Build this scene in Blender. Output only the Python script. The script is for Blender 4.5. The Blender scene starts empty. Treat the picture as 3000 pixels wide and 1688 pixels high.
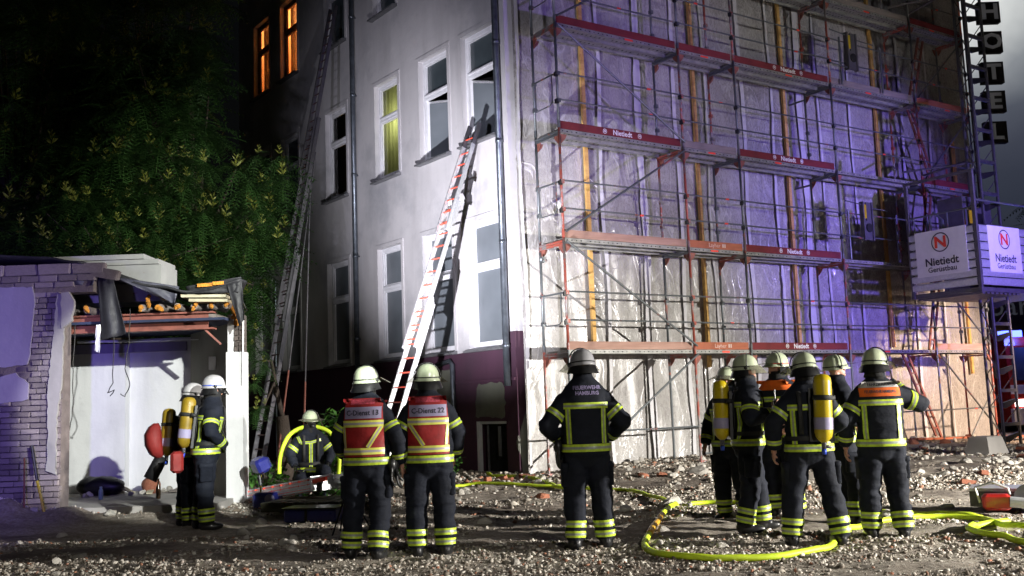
import bpy, bmesh, math, random
import numpy as np
from mathutils import Vector, Matrix, noise
from mathutils.bvhtree import BVHTree
random.seed(7); np.random.seed(7)
R = math.radians; PI = math.pi
S = bpy.context.scene
COL = S.collection

# ------------------------------------------------------------------ camera
cam = bpy.data.cameras.new('camera'); cam.lens = 35; cam.sensor_width = 36; cam.clip_end = 900; cam.clip_start = .1
camo = bpy.data.objects.new('camera', cam); COL.objects.link(camo)
camo.matrix_world = Matrix.Translation((0, 0, 1.45)) @ Matrix.Rotation(R(96.7), 4, 'X') @ Matrix.Rotation(R(-2.07), 4, 'Z')
S.camera = camo
S.render.resolution_x = 1024; S.render.resolution_y = 576
# ------------------------------------------------------------------ sky: night, with smoke lit from below over the far end of the house
W = bpy.data.worlds.new('World'); S.world = W; W.use_nodes = True
nt = W.node_tree; nt.nodes.clear()
def wn(t, **k):
    n = nt.nodes.new(t)
    for a, b in k.items(): setattr(n, a, b)
    return n
out = wn('ShaderNodeOutputWorld'); bg = wn('ShaderNodeBackground'); bg2 = wn('ShaderNodeBackground'); ads = wn('ShaderNodeAddShader')
tc = wn('ShaderNodeTexCoord')
sky = wn('ShaderNodeTexSky'); sky.sky_type = 'NISHITA'; sky.sun_disc = False; sky.sun_elevation = R(1.0); sky.sun_rotation = R(140)
nt.links.new(sky.outputs[0], bg2.inputs[0]); bg2.inputs[1].default_value = 0.0012
dot = wn('ShaderNodeVectorMath', operation='DOT_PRODUCT')
gd = Vector((.475, 1, .43)).normalized(); dot.inputs[1].default_value = gd
nrm = wn('ShaderNodeVectorMath', operation='NORMALIZE')
nt.links.new(tc.outputs['Generated'], nrm.inputs[0]); nt.links.new(nrm.outputs[0], dot.inputs[0])
nz = wn('ShaderNodeTexNoise'); nz.inputs['Scale'].default_value = 5; nz.inputs['Detail'].default_value = 5; nz.inputs['Roughness'].default_value = .55
nt.links.new(nrm.outputs[0], nz.inputs['Vector'])
nm = wn('ShaderNodeMath', operation='MULTIPLY_ADD'); nm.inputs[1].default_value = .010; nt.links.new(nz.outputs[0], nm.inputs[0]); nt.links.new(dot.outputs['Value'], nm.inputs[2])
cr = wn('ShaderNodeValToRGB'); cr.color_ramp.interpolation = 'EASE'
el = cr.color_ramp.elements
el[0].position = .90; el[0].color = (.0012, .0013, .0016, 1)
el[1].position = .9966; el[1].color = (.80, .82, .80, 1)
for q_, c_ in ((.955, (.008, .010, .017, 1)), (.9774, (.028, .033, .052, 1)), (.9863, (.05, .056, .08, 1)), (.990, (.10, .112, .14, 1)), (.9936, (.32, .34, .36, 1))): e = el.new(q_); e.color = c_
sb_ = wn('ShaderNodeMath', operation='SUBTRACT'); sb_.inputs[1].default_value = .008; nt.links.new(nm.outputs[0], sb_.inputs[0]); nm = sb_
nt.links.new(nm.outputs[0], cr.inputs[0]); nt.links.new(cr.outputs[0], bg.inputs[0]); bg.inputs[1].default_value = 1
nt.links.new(bg.outputs[0], ads.inputs[0]); nt.links.new(bg2.outputs[0], ads.inputs[1]); nt.links.new(ads.outputs[0], out.inputs[0])
# ------------------------------------------------------------------ lights
def lamp(kind, name, loc, energy, color, target=None, **k):
    l = bpy.data.lights.new(name, kind); l.energy = energy; l.color = color
    for a, b in k.items(): setattr(l, a, b)
    o = bpy.data.objects.new(name, l); COL.objects.link(o); o.location = loc
    if target is not None:
        o.rotation_euler = (Vector(target) - Vector(loc)).to_track_quat('-Z', 'Y').to_euler()
    return o
sun = lamp('SUN', 'moon', (0, 0, 30), .004, (.75, .82, 1), angle=R(.5)); sun.rotation_euler = (R(50), 0, R(40))
# floodlight mast of the fire engine parked to the right of the yard
lamp('SPOT', 'floodlight_mast', (15.5, 7.2, 2.9), 31000, (1, .955, .88), (-.8, 16.6, -8), spot_size=R(94), spot_blend=1, shadow_soft_size=.09)
lamp('SPOT', 'floodlight_mast', (15.4, 7.0, 3.1), 2900, (.95, .95, 1), (6.2, 22.3, 8.2), spot_size=R(38), spot_blend=1, shadow_soft_size=.09)  # second head added to lighten the middle and upper film
# wall light behind the left officer, pointing up; its tripod body is added
lamp('SPOT', 'wall_light_beam', (-2.05, 12.2, 1.32), 8200, (.93, .92, 1), (-.78, 18.7, 4.5), spot_size=R(50), spot_blend=1, shadow_soft_size=.025)
# pale fill added over the side wall, without a real source
lamp('SPOT', 'side_wash', (-5.0, 3.5, 3.4), 3300, (.82, .80, 1), (-1.0, 19.8, 7.3), spot_size=R(37), spot_blend=1, shadow_soft_size=.12)
# second engine behind the camera: floodlight aimed at the open shed
lamp('SPOT', 'engine_flood', (5.5, 0, 5.6), 23000, (.97, 1, .95), (-5.65, 15.9, 1.45), spot_size=R(12.8), spot_blend=.25, shadow_soft_size=.08)
lamp('SPOT', 'engine_flood', (5.8, 0, 5.8), 19000, (.95, 1, .90), (-5.3, 18.4, 4.9), spot_size=R(17), spot_blend=1, shadow_soft_size=.08)  # second cone added for the roof box and low tree crown
lamp('SPOT', 'yard_fill', (4.5, -3.0, 5.5), 1600, (1, .95, .86), (0, 8.3, .1), spot_size=R(58), spot_blend=1, shadow_soft_size=.20)  # added front fill for the yard and the reflective strips
# blue beacons of engines standing behind and beside the camera
lamp('SPOT', 'blue_beacon', (-3.5, 4.5, 2.2), 2900, (.27, .19, 1), (-8.6, 14.6, 2.0), spot_size=R(36), spot_blend=.9, shadow_soft_size=.10)
lamp('SPOT', 'blue_beacon', (9.5, 7.0, 2.6), 4600, (.36, .24, 1), (2.2, 19.8, 7.4), spot_size=R(32), spot_blend=1, shadow_soft_size=.15)
lamp('SPOT', 'blue_beacon', (15.5, 10.0, 2.6), 12500, (.26, .18, 1), (8.2, 23.6, 4.9), spot_size=R(38), spot_blend=1, shadow_soft_size=.15)
lamp('SPOT', 'street_lamp_light', (17.0, 16.5, 4.6), 14000, (1, .72, .52), (11.2, 25.0, 1.2), spot_size=R(38), spot_blend=.9, shadow_soft_size=.2)
S.view_settings.view_transform = 'Standard'; S.view_settings.look = 'None'; S.view_settings.exposure = 0; S.view_settings.gamma = 1
S.view_settings.use_curve_mapping = False

# ------------------------------------------------------------------ materials
def rgb(c): return (c[0], c[1], c[2], 1)
class NT:
    def __init__(s, name):
        s.m = bpy.data.materials.new(name); s.m.use_nodes = True
        s.t = s.m.node_tree; s.b = s.t.nodes['Principled BSDF']; s.out = s.t.nodes['Material Output']
        s.tc = s.t.nodes.new('ShaderNodeTexCoord')
    def n(s, t, **k):
        o = s.t.nodes.new(t)
        for a, b in k.items(): setattr(o, a, b)
        return o
    def l(s, a, b): s.t.links.new(a, b)
    def noise(s, scale, detail=6, rough=.6, vec=None, sc=None, dist=0):
        o = s.n('ShaderNodeTexNoise'); o.inputs['Scale'].default_value = scale; o.inputs['Detail'].default_value = detail
        o.inputs['Roughness'].default_value = rough; o.inputs['Distortion'].default_value = dist
        v = vec or s.tc.outputs['Object']
        if sc:
            mp = s.n('ShaderNodeMapping'); mp.inputs['Scale'].default_value = sc; s.l(v, mp.inputs['Vector']); v = mp.outputs[0]
        s.l(v, o.inputs['Vector']); return o.outputs[0]
    def ramp(s, fac, stops, interp='LINEAR'):
        o = s.n('ShaderNodeValToRGB'); e = o.color_ramp.elements; o.color_ramp.interpolation = interp
        while len(e) < len(stops): e.new(.5)
        for i, (p, c) in enumerate(stops):
            e[i].position = p; e[i].color = rgb(c) if not isinstance(c, (int, float)) else (c, c, c, 1)
        s.l(fac, o.inputs[0]); return o.outputs[0]
    def mix(s, f, a, b, mode='MIX'):
        o = s.n('ShaderNodeMix', data_type='RGBA', blend_type=mode)
        for i, v in ((0, f), (6, a), (7, b)):
            if isinstance(v, (int, float)): o.inputs[i].default_value = v if i == 0 else (v, v, v, 1)
            elif isinstance(v, tuple): o.inputs[i].default_value = rgb(v)
            else: s.l(v, o.inputs[i])
        return o.outputs[2]
    def bump(s, h, strength=.5, dist=.01, prev=None):
        o = s.n('ShaderNodeBump'); o.inputs['Strength'].default_value = strength; o.inputs['Distance'].default_value = dist
        s.l(h, o.inputs['Height'])
        if prev is not None: s.l(prev, o.inputs['Normal'])
        s.l(o.outputs[0], s.b.inputs['Normal']); return o.outputs[0]
    def set(s, **k):
        for a, v in k.items():
            i = s.b.inputs[a.replace('_', ' ')]
            if isinstance(v, (int, float)): i.default_value = v
            elif isinstance(v, tuple): i.default_value = rgb(v)
            else: s.l(v, i)
        return s
def simple(name, c, rough=.6, metal=0, var=.25, scale=6, bump=.0, bscale=40, spec=.5, coat=0, bdist=.004):
    t = NT(name)
    f = t.noise(scale)
    a = tuple(x*(1-var) for x in c); b = tuple(min(1, x*(1+var)) for x in c)
    t.set(Base_Color=t.ramp(f, [(.3, a), (.7, b)]), Roughness=t.ramp(t.noise(scale*2.3), [(.3, max(0, rough-.1)), (.7, min(1, rough+.1))]), Metallic=metal)
    t.b.inputs['Specular IOR Level'].default_value = spec; t.b.inputs['Coat Weight'].default_value = coat
    if bump: t.bump(t.noise(bscale), bump, bdist)
    return t.m
M = {}
def plaster(name, base, dirt, grn=0):
    t = NT(name)
    big = t.noise(.55, 7, .62); st = t.noise(1.6, 6, .6, sc=(1, 1, .16)); fine = t.noise(26, 4, .6)
    c = t.ramp(big, [(.32, dirt), (.5, tuple(x*.8+y*.2 for x, y in zip(base, dirt))), (.66, base)])
    c = t.mix(t.ramp(st, [(.48, 0.), (.72, .55)]), c, tuple(x*.62 for x in base))
    c = t.mix(t.ramp(t.noise(5.5, 8, .7), [(.60, 0.), (.78, .35)]), c, tuple(x*.5 for x in base))
    t.set(Base_Color=c, Roughness=.88); b = t.bump(fine, .25, .006); t.bump(t.noise(3.2, 5, .6), .35, .03, b)
    return t.m
M['wall'] = plaster('stained_render', (.58, .56, .57), (.34, .34, .36))
M['plinth'] = plaster('purple_plinth_paint', (.065, .022, .046), (.045, .02, .036))
M['patch'] = plaster('bare_cement', (.26, .265, .235), (.17, .17, .15))
M['whiteplaster'] = plaster('white_plaster', (.72, .72, .72), (.55, .55, .56))
M['whiteframe'] = simple('white_window_paint', (.70, .70, .73), .45, var=.08, bump=.05)
M['sill'] = simple('sheet_metal_sill', (.16, .16, .17), .5, .3, bump=.1)
M['pipe'] = simple('zinc_downpipe', (.14, .16, .19), .38, .75, var=.3)
t = NT('dark_glass'); t.set(Base_Color=t.ramp(t.noise(.9, 3), [(.35, (.045, .058, .066)), (.7, (.085, .105, .115))]), Roughness=.16); t.b.inputs['Specular IOR Level'].default_value = .8; M['glass'] = t.m
t = NT('frosted_glass'); t.set(Base_Color=t.ramp(t.noise(.8, 3), [(.35, (.11, .125, .14)), (.7, (.17, .19, .21))]), Roughness=.35); M['frost'] = t.m
t = NT('clear_glass'); t.set(Base_Color=(1., 1., 1.), Roughness=.02); 
tr = t.n('ShaderNodeBsdfTransparent'); tr.inputs[0].default_value = (.92, .92, .92, 1); gl = t.n('ShaderNodeBsdfGlossy'); gl.inputs['Roughness'].default_value = .04
fr = t.n('ShaderNodeFresnel'); fr.inputs[0].default_value = 1.5; mx = t.n('ShaderNodeMixShader'); t.l(fr.outputs[0], mx.inputs[0]); t.l(tr.outputs[0], mx.inputs[1]); t.l(gl.outputs[0], mx.inputs[2]); t.l(mx.outputs[0], t.out.inputs[0]); M['clear'] = t.m
M['black'] = simple('matt_black', (.008, .008, .008), .9)
M['darkroom'] = simple('dark_room', (.03, .028, .026), .9)
M['warmroom'] = simple('ochre_room_wall', (.62, .36, .14), .8, var=.1, scale=2)
M['curtain_g'] = simple('green_curtain', (.42, .50, .20), .8, var=.2, scale=9)
M['woodframe'] = simple('brown_timber_frame', (.11, .045, .02), .5)
# scaffold
def tubemat(name, a, b, thr):
    t = NT(name)
    f = t.noise(3.1, 6, .7)
    oi = t.n('ShaderNodeObjectInfo')
    ad = t.n('ShaderNodeVectorMath', operation='ADD'); t.l(t.tc.outputs['Object'], ad.inputs[0]); t.l(oi.outputs['Location'], ad.inputs[1])
    f = t.noise(2.2, 7, .75, vec=ad.outputs[0], sc=(1, 1, .8))
    t.set(Base_Color=t.ramp(f, [(thr-.05, a), (thr+.01, b)]), Metallic=t.ramp(f, [(thr-.05, .55), (thr+.01, .1)]), Roughness=.45)
    t.bump(t.noise(60, 3), .2, .002); return t.m
M['galv'] = tubemat('galvanised_tube', (.15, .165, .175), (.34, .10, .07), .63)
M['redtube'] = tubemat('red_painted_tube', (.27, .25, .25), (.34, .075, .05), .50)
def wood(name, a, b, s=1.):
    t = NT(name)
    f = t.noise(7*s, 6, .65, sc=(.12, 1, 1.6)); k = t.noise(3, 4, .5)
    c = t.ramp(f, [(.3, a), (.65, b)]); c = t.mix(t.ramp(k, [(.5, 0.), (.8, .5)]), c, tuple(x*.45 for x in a))
    t.set(Base_Color=c, Roughness=.8); t.bump(f, .3, .004); return t.m
M['boardwood'] = wood('weathered_pink_board', (.27, .145, .11), (.42, .26, .21))
M['boardgrey'] = wood('weathered_grey_board', (.15, .13, .12), (.27, .23, .21))
M['boardorange'] = wood('orange_red_board', (.27, .075, .035), (.40, .13, .07))
M['boardred'] = wood('dark_red_board', (.12, .012, .015), (.19, .022, .026))
M['batten'] = wood('yellow_pine_batten', (.50, .27, .07), (.68, .42, .14))
t = NT('perforated_steel'); f = t.noise(4, 6, .7)
t.set(Base_Color=t.ramp(f, [(.35, (.17, .17, .165)), (.6, (.32, .32, .30)), (.75, (.22, .16, .12))]), Roughness=.5, Metallic=.35); M['steel'] = t.m
M['hole'] = simple('punched_hole_shadow', (.01, .01, .01), .9)
M['redmark'] = simple('red_marker', (.85, .06, .03), .6, var=.1)
M['white'] = simple('white_lettering', (.80, .80, .80), .6, var=.05)
M['whitedim'] = simple('faded_lettering', (.55, .42, .38), .7, var=.3, scale=60)
# film
t = NT('wrinkled_plastic_film')
v1 = t.noise(2.1, 9, .62, sc=(1, 1, .35), dist=1.1); v2 = t.noise(13, 7, .68, sc=(1, 1, .5), dist=2.2); v3 = t.noise(38, 4, .6)
base = t.ramp(t.noise(.9, 4, .55), [(.32, (.27, .255, .245)), (.55, (.38, .365, .35)), (.75, (.46, .44, .42))])
base = t.mix(t.ramp(v2, [(.55, 0.), (.72, .15)]), base, (.56, .55, .55))
r1 = t.ramp(t.noise(1.3, 3, .5, sc=(1.3, 1, .55), dist=1.0), [(.475, 0.), (.5, 1.), (.525, 0.)]); r2 = t.ramp(t.noise(3.6, 3, .5, sc=(1.3, 1, .6), dist=1.4), [(.478, 0.), (.5, 1.), (.522, 0.)])
patchy = t.ramp(t.noise(.8, 3, .5), [(.42, 0.), (.62, 1.)])
r2m = t.mix(1., r2, patchy, 'MULTIPLY')
base = t.mix(t.mix(1., r1, .40, 'MULTIPLY'), base, (.66, .65, .66)); base = t.mix(t.mix(1., r2m, .42, 'MULTIPLY'), base, (.70, .69, .70))
t.set(Base_Color=base, Roughness=t.ramp(v2, [(.3, .16), (.7, .42)]))
t.b.inputs['Specular IOR Level'].default_value = 1.; t.b.inputs['Coat Weight'].default_value = .8; t.b.inputs['Coat Roughness'].default_value = .12
b = t.bump(v1, .3, .03); b = t.bump(r1, .4, .015, b); b = t.bump(r2m, .5, .010, b); b = t.bump(v2, .22, .010, b); M['film'] = t.m
M['tape'] = simple('white_tape', (.58, .57, .59), .35, var=.08)
# ground
t = NT('rubble_ground')
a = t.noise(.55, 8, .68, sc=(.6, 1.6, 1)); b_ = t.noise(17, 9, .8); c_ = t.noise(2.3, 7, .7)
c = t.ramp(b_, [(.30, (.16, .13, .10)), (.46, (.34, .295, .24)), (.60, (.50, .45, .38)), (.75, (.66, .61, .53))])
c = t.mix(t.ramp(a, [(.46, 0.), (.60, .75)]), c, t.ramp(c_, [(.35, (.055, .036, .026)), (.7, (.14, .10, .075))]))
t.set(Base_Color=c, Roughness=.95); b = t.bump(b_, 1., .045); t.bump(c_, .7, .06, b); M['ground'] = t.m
t = NT('crushed_rubble'); at = t.n('ShaderNodeAttribute'); at.attribute_name = 'tone'
c = t.ramp(at.outputs['Fac'], [(0, (.15, .12, .09)), (.3, (.32, .28, .23)), (.6, (.54, .50, .43)), (.92, (.74, .70, .63)), (.94, (.34, .15, .09)), (1, (.42, .20, .12))])
c = t.mix(t.ramp(t.noise(30, 4), [(.4, 0.), (.7, .5)]), c, (.13, .11, .09))
t.set(Base_Color=c, Roughness=.95); t.bump(t.noise(50, 3), .5, .006); M['gravel'] = t.m
def stone(name, a, b, s=9):
    t = NT(name); oi = t.n('ShaderNodeObjectInfo')
    c = t.ramp(t.noise(s, 7, .7), [(.3, a), (.65, b)])
    c = t.mix(.55, c, t.ramp(oi.outputs['Random'], [(0, tuple(x*.45 for x in a)), (1, b)]))
    t.set(Base_Color=c, Roughness=.93); t.bump(t.noise(s*3, 5, .7), .7, .012); return t.m
M['stone'] = stone('concrete_lump', (.38, .35, .31), (.62, .59, .53))
M['brickred'] = stone('red_brick', (.28, .085, .05), (.46, .19, .11), 14)
M['brick'] = stone('shaded_brick', (.16, .13, .13), (.32, .27, .28), 11)  # darkened in the colour, as if the wall lay in shade
M['brickdark'] = stone('sooty_brick', (.06, .05, .045), (.15, .12, .11), 11)
M['mortar'] = simple('old_mortar', (.16, .13, .12), .95, bump=.6, bdist=.02)
M['patchplaster'] = plaster('purple_dimmed_render', (.30, .27, .36), (.22, .19, .28))  # purple light and dimness on the wall put into the render colour
M['concrete'] = plaster('concrete', (.36, .34, .32), (.24, .23, .22))
M['felt'] = simple('roofing_felt', (.022, .022, .026), .62, bump=.4, bscale=18, bdist=.015)
M['foam'] = simple('orange_foam_block', (.62, .25, .03), .9, var=.4, scale=14, bump=.9, bdist=.02)
M['rust'] = simple('red_oxide_steel', (.22, .075, .055), .65, var=.35, scale=5, bump=.2)
t = NT('white_rusty_sheet'); c = t.mix(t.ramp(t.noise(3.5, 7, .7, sc=(1, 1, 2)), [(.62, 0.), (.70, .8)]), t.ramp(t.noise(2, 5), [(.3, (.40, .40, .41)), (.7, (.56, .56, .56))]), (.25, .11, .05)); t.set(Base_Color=c, Roughness=.6); M['whitesheet'] = t.m
# metal and gear
M['alu'] = simple('brushed_aluminium', (.62, .63, .66), .42, .55, var=.12, scale=20)
M['aludark'] = simple('dark_aluminium', (.12, .115, .13), .5, .45, var=.2)
M['rungred'] = simple('red_rung', (.75, .09, .05), .5, var=.15)
M['hose'] = simple('yellow_green_hose', (.60, .78, .03), .55, var=.14, scale=12, bump=.25, bscale=120)
M['coupling'] = simple('hose_coupling_amber', (.55, .30, .02), .45)
M['blueplastic'] = simple('blue_plastic', (.025, .03, .22), .35, var=.2)
M['blackplastic'] = simple('black_plastic', (.012, .012, .013), .4)
M['rubber'] = simple('black_rubber', (.010, .010, .011), .45, var=.3, scale=30)
M['yellowpaint'] = simple('yellow_paint', (.52, .39, .01), .32, var=.10, coat=.4)
M['bottleglass'] = simple('brown_bottle_glass', (.03, .015, .006), .12)
M['redpaint'] = simple('red_paint', (.45, .02, .015), .35, coat=.4)
M['orange'] = simple('orange_fabric', (.80, .14, .01), .8)
# people
t = NT('navy_turnout_cloth'); c = t.ramp(t.noise(7, 6, .7), [(.3, (.0035, .005, .010)), (.7, (.010, .013, .024))])
t.set(Base_Color=c, Roughness=.82); t.b.inputs['Specular IOR Level'].default_value = .3
wv = t.noise(190, 2); b = t.bump(wv, .18, .002); t.bump(t.noise(13, 5, .6, sc=(1, 1, 1.9)), .5, .016, b); M['cloth'] = t.m
M['strap'] = simple('black_webbing', (.012, .012, .012), .7)
M['hood'] = simple('black_knit', (.010, .010, .011), .9, bump=.4, bscale=160, bdist=.003)
M['boot'] = simple('black_boot_leather', (.014, .014, .015), .35, coat=.2)
t = NT('skin'); t.set(Base_Color=t.ramp(t.noise(18, 4), [(.3, (.46, .22, .15)), (.7, (.60, .33, .24))]), Roughness=.5); t.b.inputs['Subsurface Weight'].default_value = .1; t.b.inputs['Subsurface Radius'].default_value = (.01, .004, .002); M['skin'] = t.m
M['lime'] = simple('lime_retroreflective', (.50, .66, .04), .45, var=.28, scale=25, bump=.2, bscale=200)
M['silver'] = simple('silver_tape', (.30, .33, .30), .4, .2, var=.15, scale=25)
M['limewarm'] = simple('yellow_retroreflective', (.72, .72, .12), .45, var=.12, scale=25)
M['silverpale'] = simple('grey_tape_bright', (.42, .38, .42), .4, .1, var=.1)  # paler grey tape of the vests
M['vestred'] = simple('red_vest_cloth', (.27, .009, .010), .65, var=.3, scale=8, bump=.4, bscale=14, bdist=.01)
M['label'] = simple('lilac_white_panel', (.30, .27, .42), .5, var=.1)
M['ink'] = simple('dark_print', (.03, .03, .05), .6)
M['textdim'] = simple('grey_lilac_print', (.24, .20, .36), .6, var=.4, scale=90)
def helm(name, c, v=.12):
    t = NT(name); f = t.noise(7, 6, .6)
    col = t.ramp(f, [(.3, tuple(x*.75 for x in c)), (.6, c)]); col = t.mix(t.ramp(t.noise(26, 5, .7), [(.62, 0.), (.75, .5)]), col, tuple(x*.4 for x in c))
    t.set(Base_Color=col, Roughness=.28); t.b.inputs['Coat Weight'].default_value = .3; return t.m
M['helm'] = helm('luminous_cream_helmet', (.47, .53, .37))
M['helmwhite'] = helm('white_helmet', (.46, .45, .46))
M['helmgrey'] = helm('silver_grey_helmet', (.36, .36, .38))
t = NT('visor'); tr = t.n('ShaderNodeBsdfTransparent'); tr.inputs[0].default_value = (.62, .62, .56, 1); gl = t.n('ShaderNodeBsdfGlossy'); gl.inputs['Roughness'].default_value = .15; gl.inputs[0].default_value = (.6, .6, .55, 1)
df = t.n('ShaderNodeBsdfDiffuse'); df.inputs[0].default_value = (.35, .34, .26, 1); m1 = t.n('ShaderNodeMixShader'); m1.inputs[0].default_value = .45; t.l(tr.outputs[0], m1.inputs[1]); t.l(df.outputs[0], m1.inputs[2])
m2 = t.n('ShaderNodeMixShader'); m2.inputs[0].default_value = .15; t.l(m1.outputs[0], m2.inputs[1]); t.l(gl.outputs[0], m2.inputs[2]); t.l(m2.outputs[0], t.out.inputs[0]); M['visor'] = t.m
# plants
def leafmat(name, a, b):
    t = NT(name); g = t.n('ShaderNodeNewGeometry'); oi = t.n('ShaderNodeObjectInfo')
    c = t.ramp(g.outputs['Random Per Island'], [(0, a), (1, b)])
    t.set(Base_Color=c, Roughness=.55)
    ts = t.n('ShaderNodeBsdfTranslucent'); t.l(c, ts.inputs[0]); mx = t.n('ShaderNodeMixShader'); mx.inputs[0].default_value = .3
    t.l(t.b.outputs[0], mx.inputs[1]); t.l(ts.outputs[0], mx.inputs[2]); t.l(mx.outputs[0], t.out.inputs[0]); return t.m
M['leaf'] = leafmat('tree_of_heaven_leaf', (.020, .058, .013), (.045, .11, .022))
M['flower'] = leafmat('yellow_green_blossom', (.15, .18, .03), (.27, .28, .05))
M['bushleaf'] = leafmat('bush_leaf', (.04, .13, .02), (.09, .24, .035))
M['bark'] = simple('tree_bark', (.06, .045, .035), .95, bump=.6, bdist=.03)
def emit(name, c, s):
    t = NT(name); t.set(Base_Color=c, Roughness=.5); t.b.inputs['Emission Color'].default_value = rgb(c); t.b.inputs['Emission Strength'].default_value = s; return t.m
M['beacon'] = emit('lit_blue_beacon', (.08, .12, 1.), 6)
M['headlamp'] = emit('lit_white_lamp', (1., .95, .85), 7)
M['amberlamp'] = emit('lit_amber_lamp', (1., .6, .2), 5)
M['signface'] = emit('sign_letter_face', (.25, .26, .28), .10)  # HOTEL letters glow faintly in place of smoke light behind them
M['asphalt'] = simple('asphalt', (.05, .05, .05), .9)

# ------------------------------------------------------------------ mesh builder
def link(o, parent=None):
    COL.objects.link(o)
    if parent is not None: o.parent = parent
    return o
def fix(me, smooth):
    if smooth: me.polygons.foreach_set('use_smooth', [True]*len(me.polygons))
    me.update()
class MB:
    def __init__(s, T=None): s.v = []; s.f = []; s.mi = []; s.T = T; s.cur = 0
    def add(s, vs, fs):
        b = len(s.v)
        s.v += [tuple(s.T @ Vector(p)) for p in vs] if s.T is not None else [tuple(p) for p in vs]
        s.f += [tuple(i+b for i in f) for f in fs]; s.mi += [s.cur]*len(fs); return s
    def box(s, x0, x1, y0, y1, z0, z1):
        return s.add([(x0, y0, z0), (x1, y0, z0), (x1, y1, z0), (x0, y1, z0), (x0, y0, z1), (x1, y0, z1), (x1, y1, z1), (x0, y1, z1)],
            [(0, 3, 2, 1), (4, 5, 6, 7), (0, 1, 5, 4), (1, 2, 6, 5), (2, 3, 7, 6), (3, 0, 4, 7)])
    def bar(s, a, b, w, h, up=(0, 0, 1)):
        a = Vector(a); b = Vector(b); d = (b-a).normalized(); u = Vector(up); r = d.cross(u)
        if r.length < 1e-4: r = Vector((1, 0, 0))
        r.normalize(); u = r.cross(d).normalized(); r = r*w/2; u = u*h/2
        return s.add([a-r-u, a+r-u, a+r+u, a-r+u, b-r-u, b+r-u, b+r+u, b-r+u], [(3, 2, 1, 0), (4, 5, 6, 7), (0, 1, 5, 4), (1, 2, 6, 5), (2, 3, 7, 6), (3, 0, 4, 7)])
    def tube(s, pts, r, n=8, cap=True, flat=1., up=None):
        pts = [Vector(p) for p in pts]; N = len(pts); rs = r if isinstance(r, (list, tuple)) else [r]*N
        vs = []; pr = None
        for i, p in enumerate(pts):
            d = (pts[min(i+1, N-1)]-pts[max(i-1, 0)]).normalized()
            if pr is None:
                q = Vector(up) if up else (Vector((0, 0, 1)) if abs(d.z) < .9 else Vector((0, 1, 0)))
                a = d.cross(q).normalized()
            else: a = (pr-d*pr.dot(d)).normalized()
            pr = a; b = d.cross(a)
            for k in range(n):
                t = 2*PI*k/n; vs.append(p+a*math.cos(t)*rs[i]+b*math.sin(t)*rs[i]*flat)
        fs = [(i*n+k, i*n+(k+1) % n, (i+1)*n+(k+1) % n, (i+1)*n+k) for i in range(N-1) for k in range(n)]
        if cap: fs += [tuple(range(n-1, -1, -1)), tuple((N-1)*n+k for k in range(n))]
        return s.add(vs, fs)
    def loft(s, rings, cap=True):
        n = len(rings[0]); vs = [p for r in rings for p in r]
        fs = [(i*n+k, i*n+(k+1) % n, (i+1)*n+(k+1) % n, (i+1)*n+k) for i in range(len(rings)-1) for k in range(n)]
        if cap: fs += [tuple(range(n-1, -1, -1)), tuple((len(rings)-1)*n+k for k in range(n))]
        return s.add(vs, fs)
    def lathe(s, c, prof, n=16, ax=None):
        A = Matrix.Translation(c) @ (ax.to_4x4() if ax is not None else Matrix.Identity(4))
        return s.loft([[A @ Vector((r*math.cos(2*PI*k/n), r*math.sin(2*PI*k/n), z)) for k in range(n)] for r, z in prof])
    def ell(s, c, r, n=14, m=10, Rm=None):
        rings = []
        for j in range(m+1):
            th = -PI/2+PI*j/m; q = max(math.cos(th), .02); rings.append([Vector((r[0]*q*math.cos(2*PI*k/n), r[1]*q*math.sin(2*PI*k/n), r[2]*math.sin(th))) for k in range(n)])
        c = Vector(c)
        rings = [[c+(Rm @ p if Rm is not None else p) for p in g] for g in rings]
        return s.loft(rings)
    def poly(s, pts, th, nrm):
        n = len(pts); k = Vector(nrm)*th; P = [Vector(p) for p in pts]
        return s.add(P+[p+k for p in P], [tuple(range(n-1, -1, -1)), tuple(range(n, 2*n))]+[(i, (i+1) % n, n+(i+1) % n, n+i) for i in range(n)])
    def mesh(s, name, mats, smooth=False):
        me = bpy.data.meshes.new(name); me.from_pydata(s.v, [], s.f)
        for m in (mats if isinstance(mats, list) else [mats]): me.materials.append(M[m] if isinstance(m, str) else m)
        if isinstance(mats, list): me.polygons.foreach_set('material_index', s.mi)
        fix(me, smooth); return me
    def build(s, name, mats, parent=None, smooth=False, loc=None, rot=None, label=None):
        o = bpy.data.objects.new(name, s.mesh(name, mats, smooth)); link(o, parent)
        if loc is not None: o.location = loc
        if rot is not None: o.rotation_euler = rot
        if label: o['label'] = label
        return o
def inst(name, me, parent, loc=(0, 0, 0), rot=None, scale=None):
    o = bpy.data.objects.new(name, me); link(o, parent); o.location = loc
    if rot is not None: o.rotation_euler = rot
    if scale is not None: o.scale = scale
    return o
def along(a, b):      # rotation that takes local Z to the direction b-a
    return (Vector(b)-Vector(a)).to_track_quat('Z', 'Y').to_euler()
def thing(name, label, cat, loc=(0, 0, 0), rz=0, group=None):
    o = bpy.data.objects.new(name, None); COL.objects.link(o); o.location = loc; o.rotation_euler = (0, 0, rz); o.empty_display_size = .2
    return tag(o, label, cat, group)
def tag(o, label, cat, group=None):
    o['label'] = label; o['category'] = cat
    if group: o['group'] = group
    return o
def struct(o): o['kind'] = 'structure'; return o
def stuff(o): o['kind'] = 'stuff'; return o
_txt = {}
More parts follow.
